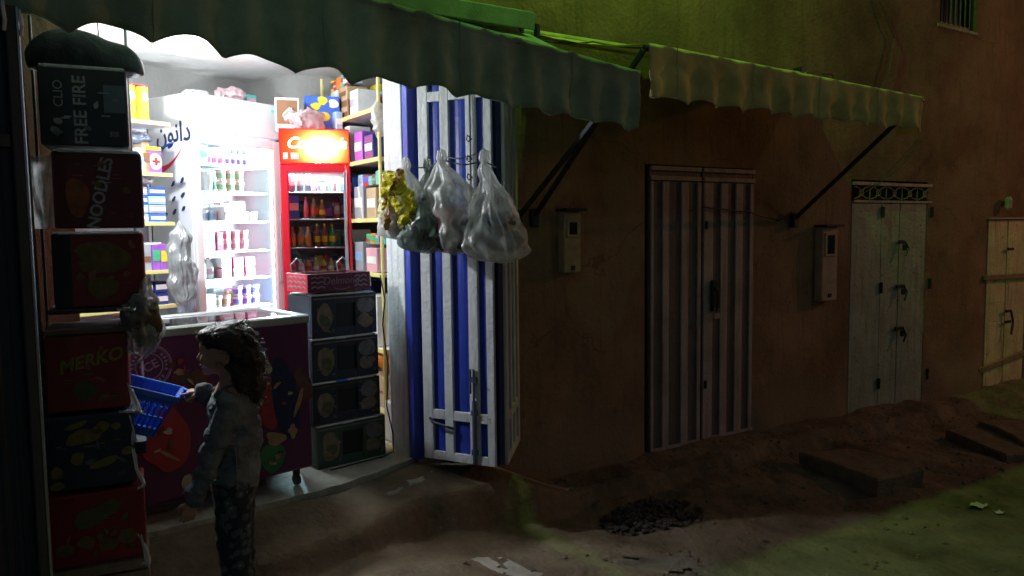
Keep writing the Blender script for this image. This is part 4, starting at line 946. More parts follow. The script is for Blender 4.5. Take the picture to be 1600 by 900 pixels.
tl = ['bottom', 'middle', 'top']
for k in range(3): 
    t = rp(.80, T3+.098*k, .40, .092, C_W, tl[k]+' pink and white tissue pack of the pile on the fourth right shelf', cat='tissue pack', name='tissue_pack', band=C_PK, bandz=.3, bandh=.36)
rp(.45, T3, .16, .20, C_GR, 'grey pack on the fourth right shelf near the post', band=C_LB); rp(.22, T3, .18, .16, C_PK, 'pink box at the front end of the fourth right shelf', band=C_W)
rp(.78, T4, .2, .24, C_PU, 'purple box on the fifth right shelf behind the crates', band=C_W); rp(.50, T4, .22, .3, C_TAN, 'tan carton on the fifth right shelf', band=C_PK, bandh=.4); rp(.24, T4, .18, .34, C_W, 'tall cream carton at the front end of the fifth right shelf', band=C_PK, bandh=.2)
crumple('orange_bag', 'round orange bag on the low right shelf beside the doorway', (2.12, 4.80, T5+.17+.15), (.10, .10, .085), mat('orange_plastic', (.85, .26, .03), .4), 61)
rp(.20, T5, .26, .20, C_TAN, 'open tan carton on the low right shelf beside the doorway', band=C_BR, bandh=.1)
rp(.22, .222, .20, .14, C_OR, 'orange box on the floor under the low right shelf', d=.2, band=C_RED, bandh=.3)
JAR = film('clear_jar_plastic', (.85, .85, .85), .65, .1)
for k, (x, y, s) in enumerate(((2.06, 4.56, 1), (2.17, 4.50, .8))):
    t = MB().lathe((0, 0, 0), [(.045*s, 0), (.055*s, .01), (.055*s, .15*s), (.038*s, .18*s), (.038*s, .19*s)], 18).obj('clear_jar', JAR, loc=(x, y, .49)); tag(t, ('larger clear jar with red lid standing in the doorway', 'smaller clear jar with red lid standing in the doorway')[k], 'jar')
    MB().lathe((0, 0, .19*s), [(.042*s, 0), (.042*s, .025), (.036*s, .028)], 18).obj('lid', C_RED, t)
    MB().lathe((0, 0, .01), [(.048*s, 0), (.050*s, .09*s)], 14).obj('contents', C_W, t)
t = MB().box((2.14, 4.52, .355), (.30, .2, .265), bev=.008).obj('white_crate', WHITE); tag(t, 'white crate on the doorway floor under the clear jars', 'crate')
fbox(t, 'rim', C_GR, (2.14, 4.415, .47), (.30, .02, .03), .003)

# ---- the shelves are crammed: rows of odd small goods, each its own thing
CN = [('red', C_RED), ('blue', C_BL), ('light blue', C_LB), ('white', C_W), ('yellow', C_YE), ('green', C_GN), ('orange', C_OR), ('brown', C_BR), ('grey', C_GR), ('purple', C_PU), ('navy', C_NV), ('tan', C_TAN), ('turquoise', C_TQ)]
def fillrow(M, x0, x1, y, z, hmax, seed, where, side='y', pal=None, wr=(.04, .10), gap=.004, d=.08):
    r = random.Random(seed); x = x0; k = 0; pal = pal or CN; items = []
    while x < x1-wr[0]:
        w = min(r.uniform(*wr), x1-x); items.append((x+w/2, w)); x += w+gap
    for k, (xc, w) in enumerate(items):
        (cn, m_), (bn, bm2) = r.choice(pal), r.choice(CN); h = hmax*r.uniform(.55, .98); kind = r.choice(['box', 'packet', 'tin', 'carton'])
        lb = '%s %s with %s panel, %s along the %s' % (cn, kind, bn, ('1st', '2nd', '3rd')[k] if k < 3 else '%dth' % (k+1), where)
        if side == 'y': packet(xc, y, z, w, d, h, m_, lb, M, kind, kind, bm2, bandz=r.uniform(.35, .65), bandh=r.uniform(.2, .55), rz=r.uniform(-.08, .08))
        else: packet(y, xc, z, d, w, h, m_, lb, M, kind, kind, bm2, side='x', bandz=r.uniform(.35, .65), bandh=r.uniform(.2, .55), rz=r.uniform(-.08, .08))
BLP_ = [CN[1], CN[2], CN[3], CN[8], CN[10], CN[9], CN[1]]
PALE_ = [CN[3], CN[3], CN[2], CN[8], ('pink', C_PK), CN[3]]
for k, (z, h) in enumerate(((lz[1], .24), (lz[2], .22), (lz[3], .20), (lz[4], .15), (lz[5], .24), (lz[6], .22))):
    fillrow(LM, .02 if k else .10, .72, .235, z+.010, h, 300+k, 'back of '+['second', 'third', 'fourth', 'fifth', 'sixth', 'lowest'][k]+' left shelf', pal=BLP_)
fillrow(LM, .50, .73, .07, lz[3]+.010, .17, 311, 'front of fourth left shelf', pal=BLP_); fillrow(LM, .0, .40, .09, lz[2]+.010, .2, 312, 'front of third left shelf'); fillrow(LM, .0, .32, .09, lz[5]+.010, .2, 313, 'front of sixth left shelf'); fillrow(LM, .0, .22, .09, lz[1]+.010, .2, 314, 'left end of second left shelf')
for k, (z, h) in enumerate(zip(shz, (.14, .15, .16, .15, .15, .14))): fillrow(_m, .07, FW-.09, .30, z, h, 330+k, 'back of '+['top', 'second', 'third', 'fourth', 'fifth', 'sixth'][k]+' white fridge shelf', pal=PALE_, wr=(.06, .10))
for k, (z, h) in enumerate(zip(rz_, (.12, .15, .16, .14, .12))): fillrow(rfm, .05, RW-.05, .24, z, h, 350+k, 'back of '+['top', 'second', 'third', 'fourth', 'fifth'][k]+' red fridge shelf', wr=(.04, .07), d=.06)
for k, (z, h) in enumerate(((T0, .26), (T1, .26), (T2, .34), (T3, .30), (T4, .42), (T5, .34))): fillrow(RM, .04, 1.02, .29, z+.010, h, 370+k, 'inner side of '+['top', 'second', 'third', 'fourth', 'fifth', 'low'][k]+' right shelf', side='x', wr=(.06, .13), d=.12)
fillrow(RM, .55, 1.0, .09, T0+.25, .10, 381, 'very top of right shelf', side='x'); fillrow(RM, .04, .36, .08, T3+.20, .10, 382, 'pile on fourth right shelf', side='x'); fillrow(RM, .04, .5, .09, T2+.235, .10, 383, 'pile on third right shelf', side='x')
def decorate(t, x0, x1, z0, z1, seed, tones, y=-.0015, n=9):
    """small print on a carton front: stripes, pictures made of several patches, a bar code"""
    r = random.Random(seed); W_, H_ = x1-x0, z1-z0
    for k in range(n):
        m_ = r.choice(tones); cx, cz = x0+W_*r.uniform(.08, .92), z0+H_*r.uniform(.08, .92)
        if r.random() < .45: MB().blob((cx, y, cz), (1, 0, 0), (0, 0, 1), 0, 0, W_*r.uniform(.02, .06), H_*r.uniform(.03, .08), seed+k, amp=.3, rot=r.uniform(0, 3)).obj('printed_patch', m_, t)
        else: MB().box((cx, y, cz), (W_*r.uniform(.05, .16), .002, H_*r.uniform(.008, .022))).obj('printed_line', m_, t)
    b = MB(); bx_, bz = x1-W_*.17, z0+H_*.07
    for k in range(11): b.box((bx_+k*W_*.011, y-.0005, bz+H_*.04), (W_*r.choice([.003, .006]), .002, H_*.08))
    b.obj('bar_code', tones[0], t)
# ================================================================== FREEZER
Fa, Fb = onZ(230, 800, .30), onZ(490, 735, .30); fa = math.atan2(Fb.y-Fa.y, Fb.x-Fa.x); FL = 1.15; FDp = .58
fo = Vector((Fb.x-FL*math.cos(fa), Fb.y-FL*math.sin(fa), .222))
PURP = mat('purple_freezer_vinyl', (.105, .018, .075), .4, .15, 3, .03, 30)
fz = thing('ice_cream_freezer', 'long purple chest freezer with stamp print and pale metal rim in the doorway', 'freezer', fo, fa)
fzh = W(485, 492, 4.08).z-.222
MB().box((FL/2, FDp/2, (.08+fzh-.05)/2+.04-.02), (FL, FDp, fzh-.05-.08), bev=.012).obj('cabinet', PURP, fz)
rm = MB(); rm.box((FL/2, .02, fzh-.022), (FL+.01, .05, .048), bev=.008).box((FL/2, FDp-.02, fzh-.022), (FL+.01, .05, .048), bev=.008).box((.018, FDp/2, fzh-.022), (.046, FDp-.09, .048), bev=.008).box((FL-.018, FDp/2, fzh-.022), (.046, FDp-.09, .048), bev=.008)
rm.obj('rim', ALU, fz); fbox(fz, 'lid', glass('freezer_glass', (.75, .85, .88)), (FL/2, FDp/2, fzh-.012), (FL-.09, FDp-.09, .008), 0)
fbox(fz, 'liner', mat('frosted_liner', (.65, .72, .75), .3), (FL/2, FDp/2, fzh-.05), (FL-.10, FDp-.10, .01), 0)
for x in (.07, FL-.07):
    for y in (.06, FDp-.06):
        c_ = MB().tube([(x-.012, y, .032), (x+.012, y, .032)], .030, 14).box((x, y, .075), (.035, .03, .04), bev=.005); c_.obj('caster', BLACK, fz)
ST = mat('pale_pink_print', (.42, .26, .36), .5, .1, 20, 0); G_R = mat('red_scoop_print', (.36, .03, .03), .5, .2, 8, 0); G_G = mat('green_print', (.03, .20, .06), .5, .2, 8, 0); G_B = mat('dark_blue_print', (.012, .02, .07), .5, .2, 8, 0); G_T = mat('tan_print', (.40, .22, .12), .5, .3, 14, 0); G_K = mat('brown_print', (.12, .05, .03), .5, .3, 14, 0); G_C = mat('cream_print', (.42, .38, .26), .5, .3, 14, 0)
fM = Matrix.Translation(fo) @ Matrix.Rotation(fa, 4, 'Z')
def fq(px, py):
    """photo point -> position on the freezer front, in its own axes"""
    n = fM.to_3x3() @ Vector((0, -1, 0)); d = ray(px, py); t = (fo-EYE).dot(n)/d.dot(n); q = fM.inverted() @ (EYE+d*t); return q.x, q.z
sx, sz = fq(233, 573)
st = MB()
for r_, w in ((.100, .006), (.092, .003), (.060, .005)):
    n = 48; st.add([(sx+(r_+s*w/2)*math.cos(2*math.pi*k/n), -.003, sz+(r_+s*w/2)*math.sin(2*math.pi*k/n)) for s in (-1, 1) for k in range(n)], [(k, (k+1) % n, n+(k+1) % n, n+k) for k in range(n)])
for k in range(26):
    a = 2*math.pi*k/26; c_, s_ = math.cos(a), math.sin(a)
    if k % 5 == 4: continue
    st.box((sx+.077*c_, -.003, sz+.077*s_), (.010, .002, .014), M=Matrix.Rotation(-(a-math.pi/2), 4, 'Y'))
st.obj('stamp_print', ST, fz)
text('ICE', .058, ST, fz, (sx, -.0035, sz+.0), (1, 0, .42), (-.42, 0, 1), name='stamp_lettering', bold=.001)
def pr(name, m_, px, py, rx, rz_, seed, rot=0, amp=.15, th=.002):
    x, z = fq(px, py); MB().blob((x, -.0005, z), (1, 0, 0), (0, 0, 1), 0, 0, rx, rz_, seed, amp=amp, rot=rot, th=th).obj(name, m_, fz)
pr('scoop_print', G_R, 420, 625, .085, .15, 1, .15, th=.002); pr('cone_print', G_B, 447, 618, .070, .19, 2, .1, .25, th=.003); pr('scoop_print', G_K, 475, 600, .040, .09, 3, .3, th=.004)
pr('leaf_print', G_G, 428, 712, .070, .085, 4, th=.002); pr('hand_print', G_T, 428, 684, .055, .03, 5, -.2, .4, th=.005); pr('hand_print', G_T, 456, 672, .03, .035, 6, 0, .4, th=.006)
pr('ribbon_print', G_T, 466, 628, .012, .075, 7, -.35, .2, th=.005); pr('cream_print', G_C, 408, 566, .035, .09, 8, .55, .3, th=.004); pr('highlight_print', G_C, 414, 600, .020, .006, 9, 0, .2, th=.006)
pr('fruit_print', G_K, 283, 588, .045, .040, 10, 0, .3); pr('fruit_print', G_T, 281, 582, .022, .014, 11, 0, .3, th=.004); pr('scoop_print', G_R, 255, 690, .12, .15, 12, 0, .2); pr('highlight_print', G_T, 265, 712, .055, .008, 13, -.6, .2, th=.004)
for k in range(26):
    rq = random.Random(700+k); cx, cz = rq.choice([(420, 625), (255, 690), (428, 712), (447, 618), (300, 600), (281, 590)]); pr('print_fleck', rq.choice([G_T, G_K, G_R, G_C]), cx+rq.uniform(-14, 14), cz+rq.uniform(-32, 32), rq.uniform(.004, .013), rq.uniform(.006, .024), 800+k, rq.uniform(0, 3), .35, th=.008)
pr('scoop_print', G_K, 310, 600, .05, .06, 14, 0, .3); pr('cream_print', G_C, 292, 752, .022, .035, 15, -.3, .2, th=.003)

# ================================================================== CRATES OF BISCUITS
Ca, Cb = onZ(497, 735, .222), onZ(603, 710, .222); ca = math.atan2(Cb.y-Ca.y, Cb.x-Ca.x); CW = (Cb-Ca).length
CM = Matrix.Translation(Ca) @ Matrix.Rotation(ca, 4, 'Z')
DKG = mat('dark_green_carton', (.045, .085, .055), .6, .2, 10, .05); DKC = mat('dark_navy_carton', (.022, .028, .045), .55, .2, 10, .05); DKW = mat('dark_wine_carton', (.08, .015, .04), .55, .2, 10, .05)
BREAD = mat('brown_bread_print', (.22, .15, .10), .6, .45, 26, 0); GREYP = mat('grey_label_print', (.17, .16, .16), .6, .35, 22, 0)
INKD = mat('dark_olive_print', (.09, .09, .05), .6, .4, 30, 0)
EDGEW = mat('pale_card_edge', (.62, .62, .60), .7, .15, 12, .1)
lev = [.0, .262, .508, .762]; hs = [.245, .232, .240, .240]; offs = [.0, -.02, -.015, -.01]
lbs = ['lowest, dark green carton of the stack beside the freezer', 'second carton from the floor in the stack beside the freezer', 'third carton from the floor in the stack beside the freezer', 'top carton of the stack, right under the red zigzag tray']
for k in range(4):
    dW = CW-.01*k; H = hs[k]; t = thing('biscuit_carton', lbs[k], 'carton', F2W(CM, offs[k], 0, lev[k]), ca, 'biscuit cartons stacked beside the freezer')
    base = DKG if k == 0 else DKC
    # a display carton: body with a square window cut in its front
    b = MB(); x0, x1, z0, z1 = dW*.36, dW*.66, H*.22, H*.80
    b.box((dW/2, .16, H/2), (dW, .285, H), bev=.004)
    b.box((x0/2, .008, H/2), (x0, .016, H), bev=.003).box(((x1+dW)/2, .008, H/2), (dW-x1, .016, H), bev=.003).box(((x0+x1)/2, .009, z0/2), (x1-x0, .014, z0)).box(((x0+x1)/2, .009, (z1+H)/2), (x1-x0, .014, H-z1))
    b.obj('carton', base, t); fbox(t, 'dark_window', BLACK, ((x0+x1)/2, .0165, (z0+z1)/2), (x1-x0, .003, z1-z0), 0)
    MB().blob((dW*.19, -.001, H*.5), (1, 0, 0), (0, 0, 1), 0, 0, dW*.12, H*.33, k+3, amp=.12).obj('printed_picture', BREAD, t)
    MB().blob((dW*.83, -.001, H*.70), (1, 0, 0), (0, 0, 1), 0, 0, dW*.13, H*.20, k+13, amp=.15).obj('printed_label', GREYP, t)
    MB().blob((dW*.82, -.001, H*.33), (1, 0, 0), (0, 0, 1), 0, 0, dW*.12, H*.17, k+23, amp=.2).obj('printed_picture', BREAD, t)
    decorate(t, .01, x0-.005, .01, H-.01, 500+k, [GREYP, BREAD, INKD], n=7); decorate(t, x1+.005, dW-.01, .01, H-.01, 520+k, [GREYP, BREAD, INKD], n=9); MB().box((dW*.5, -.001, H*.93), (dW*.94, .002, H*.035)).obj('printed_stripe', (GREYP, INKD, BREAD, GREYP)[k], t)
    MB().blob((dW*.20, -.0028, H*.42), (1, 0, 0), (0, 0, 1), 0, 0, dW*.07, H*.16, k+33, amp=.3, rot=.6).obj('printed_picture', INKD, t); MB().blob((dW*.81, -.0028, H*.31), (1, 0, 0), (0, 0, 1), 0, 0, dW*.05, H*.07, k+43, amp=.3).obj('printed_picture', GREYP, t)
    e = MB().box((dW*.45, .006, H+.006), (dW*.9, .025, .010), bev=.003).box((dW*.5, .15, H+.004), (dW*.96, .27, .006), bev=.002)
    e.obj('open_flap', EDGEW, t)
    if k < 3: fbox(t, 'strap_label', C_BL if k == 1 else EDGEW, (dW*.42, .002, H+.0055), (dW*.16, .03, .012), .002)
tz = .762+.262
t = thing('zigzag_tray', 'shallow dark red tray with white zigzags on top of the carton stack', 'tray', F2W(CM, -.03, -.01, tz), ca)
TW, TH = CW*.88, .105; RT = mat('tray_red_card', (.10, .012, .035), .5, .15, 8, .05); RTs = mat('tray_red_side', (.62, .04, .06), .5, .15, 8, .05)  # one red card: front shade and side light are put into two tones
b = MB().box((TW/2, .006, TH/2), (TW, .010, TH)).box((TW/2, .28, TH/2), (TW, .010, TH)).box((TW/2, .143, .004), (TW-.01, .262, .008)).box((TW-.005, .143, TH/2), (.010, .262, TH)); b.obj('tray', RT, t)
fbox(t, 'side_panel', RTs, (.005, .143, TH/2), (.010, .262, TH), 0)
ZP = mat('grey_pink_print', (.30, .20, .24), .6, 0, bump=0)
for x0 in (.02, TW-.105):
    z_ = MB()
    for r_ in range(3):
        for s in range(4): 
            xa, xb = x0+s*.021, x0+(s+1)*.021; za = .025+r_*.027+(.010 if s % 2 else 0); zb2 = .025+r_*.027+(0 if s % 2 else .010)
            z_.bar((xa, -.0005, za), (xb, -.0005, zb2), .007, .003)
    z_.obj('zigzag_print', ZP, t)
z_ = MB()
for r_ in range(3):
    for s in range(8):
        ya, yb = .03+s*.028, .03+(s+1)*.028; za = .022+r_*.028+(.012 if s % 2 else 0); zb2 = .022+r_*.028+(0 if s % 2 else .012); z_.bar((-.001, ya, za), (-.001, yb, zb2), .009, .003)
z_.obj('zigzag_print', ZP, t)
text('Delmond', .062, mat('silver_red_print', (.30, .16, .20), .5, 0, bump=0), t, (TW*.52, -.0008, TH*.58), (1, 0, 0), (0, 0, 1), shear=.25)
MB().tube([(TW*.40+TW*.26*s, -.001, .022-.012*math.sin(math.pi*s)) for s in [k/12 for k in range(13)]], .0025, 5).obj('underline', mat('silver_red_print', (0, 0, 0)), t)
for x0 in (-.0, TW*.74):
    MB().tube([(x0, .20, TH), (x0-.005, .20, TH+.05), (x0+.035, .20, TH+.085), (x0+.075, .20, TH+.045), (x0+.08, .20, TH)], .003, 6).obj('wire_handle', CHROME, t)
for k in range(5): packet(.10+.075*k, .13, tz+.010, .06, .10, .07, (C_YE, C_W, C_BL, C_YE, C_W)[k], 'small wrapped snack bar in the zigzag tray, '+nth(k, 5), CM, 'snack', 'snack_bar', None, 'snack bars in the zigzag tray')
for k in range(3): packet(.25+.06*k, .05, .762+.242+.010, .05, .05, .012, (C_YE, C_W, C_BL)[k], ('yellow', 'white', 'blue')[k]+' flat snack packet peeping out below the zigzag tray', CM, 'snack', 'snack_packet')
cb = MB().tube([F2W(CM, CW*1.01, .02, 1.1), F2W(CM, CW*1.06, .01, .95), F2W(CM, CW*1.0, .0, .8), F2W(CM, CW*1.07, 0, .55), F2W(CM, CW*1.03, 0, .3), F2W(CM, CW*1.12, 0, .12), F2W(CM, CW*1.12, .0, .008), F2W(CM, CW*.9, -.04, .006), F2W(CM, CW*.1, -.06, .006)], .004, 6)
tag(cb.obj('thin_rope', BLACK), 'thin dark cord trailing down the right side of the carton stack', 'rope')
# ================================================================== LEFT: SHADED SHUTTER LEAF, STACK OF CARTONS
SHADEBLUE = mat('dark_navy_paint', (.020, .026, .045), .5, .3, 5, .15, 30)  # backlit twin of the blue door, its shade put into the paint
dl = thing('shutter_leaf', 'dark metal door leaf at the left edge of the shopfront', 'door', (-.62, 2.86, 0))
la = math.atan2(3.02-2.86, .045+.62); LL = math.hypot(.665, .16)
b = MB()
b.grid([[(LL*i/80, .004*[0, 1, 1, 0][i % 4], z) for i in range(81)] for z in (-.1, 2.33)]); b.box((LL/2, .02, 1.11), (LL-.02, .02, 2.42))
b.obj('panel', SHADEBLUE, dl, rz=la)
b = MB()
for u in (.02, .2, .4, LL-.016): b.box((u, -.014, 1.115), (.03, .02, 2.43), bev=.003)
for z in (-.08, .35, 1.9, 2.31): b.box((LL/2, -.012, z), (LL-.07, .016, .04), bev=.002)
b.obj('frame', mat('dark_grey_frame', (.05, .055, .07), .5), dl, rz=la)  # frame tone carries the same backlit shade
MB().tube([(LL+.004, -.02, -.1), (LL+.004, -.02, 2.33)], .006, 6).obj('edge_rod', CHROME, dl, rz=la)
b = MB()
for x, z in ((LL-.035, 2.30), (LL+.012, 2.29)): b.tube([(x, -.02, z-.05), (x, -.035, z-.02), (x, -.02, z+.03), (x+.006, 0, z+.045)], .006, 6)
b.obj('hook', mat('white_hook', (.9, .9, .9), .3), dl, rz=la)  # white hooks stand in for glints of light at the gap
def stack_box(name, label, px0, px1, y0, y1, Z, depth, m_, rz, cat='carton', flap=None, group=None):
    a = W(px0, y1, Z); w = (px1-px0)*Z/1200*.955
    h = (y1-y0)*Z/1200; t = thing(name, label, cat, a, rz, group)
    MB().box((w/2, depth/2, h/2), (w, depth, h), bev=.006).obj('carton', m_, t)
    if flap: MB().box((w/2, depth/2-.01, h+.004), (w*.96, depth*.96, .006), bev=.002).box((w*.52, -.002, h+.002), (w*.9, .010, .012), bev=.002).obj('open_flap', flap, t)
    return t, w, h
K1 = mat('black_carton', (.018, .024, .034), .5, .2, 10, .05); K2 = mat('dark_red_carton', (.22, .028, .028), .55, .2, 6, .05); K3 = mat('wine_carton', (.11, .020, .030), .55, .25, 6, .05); K4 = mat('navy_carton', (.018, .030, .06), .5, .2, 8, .05)
DW = mat('dim_white_print', (.30, .32, .34), .5, .3, 25, 0); FILM = film('stretch_film', (.75, .78, .80), .35)
SZ = 2.88; ra_ = R(-8)
kw = dict(rz=ra_)
t, w, h = stack_box('dark_carton', 'black carton with pale sideways lettering, second from the top of the left stack', 64, 194, 104, 226, SZ, .30, K1, ra_, flap=FILM)
text('FREE FIRE', .062, DW, t, (w*.46, -.002, h*.46), (0, 0, 1), (-1, 0, 0), bold=.001); text('CLIO', .045, DW, t, (w*.22, -.002, h*.66), (0, 0, 1), (-1, 0, 0))
MB().box((w*.85, -.001, h*.62), (w*.25, .003, h*.36)).obj('label_sticker', mat('blue_grey_label', (.10, .13, .18), .5), t)
MB().lathe((0, 0, 0), [(.022, -.002), (.030, -.002)], 20).obj('round_print', DW, t).matrix_local = Matrix.Translation((w*.16, -.001, h*.16)) @ Matrix.Rotation(R(90), 4, 'X')
decorate(t, .02, w-.02, .02, h-.02, 601, [DW, mat('dim_grey_print', (.12, .14, .15), .6, .3, 20, 0)], n=10)
# dark bundle on top
s = SDF((-.26, -.2, -.02), (.30, .2, .24), .010); s.cap((-.11, 0, .035), (.125, 0, .035), .085, k=.04); s.ell((-.03, 0, .08), (.12, .12, .085), k=.05); s.cap((.10, 0, .0), (.15, 0, .0), .065, k=.04)
s.disp(lambda X, Y, Z: .006*vn(X, Y, Z, 8, 4)+.003*vn(X, Y, Z, 25, 5)); s.cut(lambda X, Y, Z: -Z)
o = s.obj('bundle_cover', mat('black_cover', (.020, .026, .036), .55, .3, 8, .3)); o.location = t.matrix_basis @ Vector((w*.47, .15, h+.012)); o.rotation_euler.z = ra_
tag(o, 'dark rounded bundle lying on top of the left carton stack', 'bundle')
YO = mat('faint_yellow_print', (.16, .12, .035), .6, .35, 30, 0)
t, w, h = stack_box('noodle_carton', 'dark wine carton with noodles lettering sideways, third from top of left stack', 86, 218, 237, 357, SZ+.01, .30, K3, ra_, flap=FILM)
text('NOODLES', .060, DW, t, (w*.52, -.002, h*.46), (.22, 0, 1), (-1, 0, .22), bold=.0015); MB().blob((w*.25, -.001, h*.42), (1, 0, 0), (0, 0, 1), 0, 0, .04, .07, 5).obj('food_print', mat('dark_orange_print', (.25, .07, .02), .6, .4, 20, 0), t)
decorate(t, .02, w-.02, .02, h-.02, 602, [mat('dim_red_print', (.30, .10, .08), .6, .3, 20, 0), YO, DW], n=12)
t2 = MB().grid([[(-.03+.004*math.sin(i*1.3)-.03*math.sin(j/10*1.6), .01+.05*i/8*1.0, .005+(h-.02)*j/10) for j in range(11)] for i in range(9)]); t2.obj('torn_film', FILM, t, smooth=True)
t2 = MB().grid([[(.0-.07*i/8, -.006-.012*math.sin(i*.9+j*.4), .0+(h*(.95-.05*i/8))*j/10) for j in range(11)] for i in range(9)]); t2.obj('torn_film', FILM, t, smooth=True)
t, w, h = stack_box('red_carton', 'dark red carton with faint yellow oval print in the middle of left stack', 86, 221, 366, 483, SZ+.02, .30, K2, ra_, flap=FILM)
MB().blob((w*.55, -.001, h*.68), (1, 0, 0), (0, 0, 1), 0, 0, w*.3, h*.2, 3).obj('oval_print', YO, t); MB().blob((w*.55, -.001, h*.28), (1, 0, 0), (0, 0, 1), 0, 0, w*.18, h*.17, 4).obj('food_print', YO, t)
MB().box((w*.10, -.001, h*.5), (w*.2, .002, h*.98)).obj('dark_side_band', K1, t)
decorate(t, w*.22, w-.02, .02, h-.02, 603, [YO, MATS['dim_red_print']], n=14)
# rack shelf carrying the upper cartons, with dark gap under it
rk = thing('metal_rack', 'dark metal rack that carries the upper cartons of the left stack', 'rack', t.location, ra_)
MB().box((w*.42, .15, -.012), (w*1.0, .32, .018), bev=.003).obj('shelf', STEEL, rk)
MB().box((w*.42, .15, -.555-.03), (w*1.0, .30, .018), bev=.003).obj('shelf', STEEL, rk)
for x in (-.06, w*.90):
    for y in (.30,): MB().tube([(x, y, -.6), (x, y, 1.15)], .006, 8).obj('post', CHROME if x > 0 else STEEL, rk)
MB().tube([(-.045, -.02, -.6), (-.06, -.02, .98)], .007, 8).obj('post', STEEL, rk)
t, w, h = stack_box('cookie_carton', 'dark red carton with yellow slanted lettering just under the gap in left stack', 74, 196, 527, 648, SZ, .28, K2, ra_)
MB().box((w/2, .14, h+.015), (w, .28, .024), bev=.008).obj('lid', mat('brown_card_lid', (.16, .11, .085), .7, .2, 12, .1), t)
text('MERKO', .066, mat('dull_yellow_print', (.25, .21, .04), .6, .2, 20, 0), t, (w*.54, -.002, h*.66), (1, 0, .20), (-.20, 0, 1), bold=.002, shear=.3)
MB().blob((w*.45, -.001, h*.28), (1, 0, 0), (0, 0, 1), 0, 0, w*.16, h*.14, 6).obj('food_print', mat('dull_green_print', (.07, .09, .04), .6, .3, 20, 0), t)
decorate(t, .02, w-.02, .02, h-.02, 604, [YO, MATS['dim_red_print']], n=12)
t, w, h = stack_box('biscuit_box', 'navy carton printed with yellow biscuits, second from the floor of left stack', 76, 205, 654, 772, SZ, .28, K4, ra_)
BIS = mat('dull_biscuit_print', (.22, .17, .04), .6, .35, 30, 0)
for k, (u, v, a, e) in enumerate(((.45, .72, .20, .10), (.62, .82, .10, .07), (.33, .42, .09, .08), (.62, .33, .18, .06), (.10, .26, .07, .08), (.10, .08, .07, .06), (.92, .46, .07, .06), (.35, .88, .14, .04))): MB().blob((w*u, -.001, h*v), (1, 0, 0), (0, 0, 1), 0, 0, w*a, h*e, k+40, rot=.3).obj('biscuit_print', BIS, t)
decorate(t, .02, w-.02, .02, h-.02, 605, [BIS, MATS['dim_grey_print']], n=14)
t, w, h = stack_box('bottom_carton', 'dark red carton with green and yellow print at the foot of left stack', 80, 221, 778, 893, SZ, .28, mat('deep_red_carton', (.24, .018, .018), .55, .2, 6, .05), ra_)
MB().blob((w*.5, -.001, h*.70), (1, 0, 0), (0, 0, 1), 0, 0, w*.26, h*.14, 61, rot=.3, amp=.3).obj('leaf_print', mat('olive_print', (.10, .12, .03), .6, .3, 20, 0), t)
for k in range(4): MB().blob((w*(.15+.22*k), -.001, h*(.25+.08*(k % 2))), (1, 0, 0), (0, 0, 1), 0, 0, w*.10, h*.09, 65+k).obj('food_print', YO, t)
decorate(t, .02, w-.02, .02, h-.02, 606, [YO, MATS['dim_red_print'], MATS['olive_print']], n=16)
bot = t.location; pz = float(zg(bot.x+.2, bot.y+.15))
pb = thing('wooden_crate', 'wooden crate on the ground under the left carton stack', 'crate', (bot.x, bot.y, pz-.01), ra_); ph = bot.z-pz+.004
b = MB()
for k in range(4): b.box((w/2, .01, ph*(.12+.25*k)), (w*1.02, .014, ph*.2), bev=.003).box((w/2, .27, ph*(.12+.25*k)), (w*1.02, .014, ph*.2), bev=.003).box((.0, .14, ph*(.12+.25*k)), (.014, .245, ph*.2), bev=.003).box((w, .14, ph*(.12+.25*k)), (.014, .245, ph*.2), bev=.003)
b.obj('slats', WOODB, pb); MB().box((w/2, .14, ph-.008), (w*.97, .24, .014)).obj('top_board', WOODB, pb)
# torn white wrapping at the right edges of the stack
SCR = film('torn_white_film', (.82, .84, .80), .05)
def scrap(label, pts, Z, w_=.02):
    P = [W(x, y, Z) for x, y in pts]; rows = []
    for i in range(len(P)-1):
        for k in range(5):
            v = P[i].lerp(P[i+1], k/5); q = w_*(.7+.6*float(vn(v.x, v.z, 0, 30))); rows.append([(v.x-q/2+q*j/4, v.y+.01*math.sin(j*1.7+i), v.z+.006*math.cos(j*2.1+k)) for j in range(5)])
    o = solid(MB().grid(rows).obj('torn_wrapping', SCR, smooth=True), .001); return tag(o, label, 'wrapping')
scrap('torn white wrapping sticking out beside the cookie carton and basket', [(200, 600), (207, 615), (216, 640), (223, 648)], SZ+.02, .022)
scrap('torn pale strip poking out between red carton and navy carton', [(188, 644), (205, 642), (224, 645)], SZ+.02, .016)
scrap('curled white wrapping at the lower right of the navy biscuit carton', [(208, 700), (214, 735), (227, 757), (212, 766)], SZ+.02, .016)
scrap('thin white wrapping below the torn strip, next to the navy carton', [(203, 650), (209, 675), (206, 700)], SZ+.03, .014)
scrap('torn white corner of wrapping at the foot of the left stack', [(219, 836), (228, 860), (233, 880), (219, 882)], SZ+.02, .018)
scrap('small white fold of wrapping above the hanging dark bag', [(186, 484), (200, 482), (212, 484)], SZ-.02, .02)
# bag hanging on the stack, in front of the freezer
hang_bag('translucent plastic bag with dark contents hanging from the right of the left stack', W(227, 428, 3.02), .32, .165, .14, 71, film('murky_film', (.50, .52, .46), .40), [(0, 0, -.19, (.050, .045, .07), mat('bagged_brown', (.10, .07, .035), .7, .5, 12, .4)), (-.03, -.01, -.15, (.04, .04, .05), DRK3)], rz=R(10), bias=-.15, gather=.45, handles=False)
scrap('loose pale plastic handle hanging below the translucent bag', [(250, 520), (238, 548), (222, 562), (204, 572)], 3.02, .012)

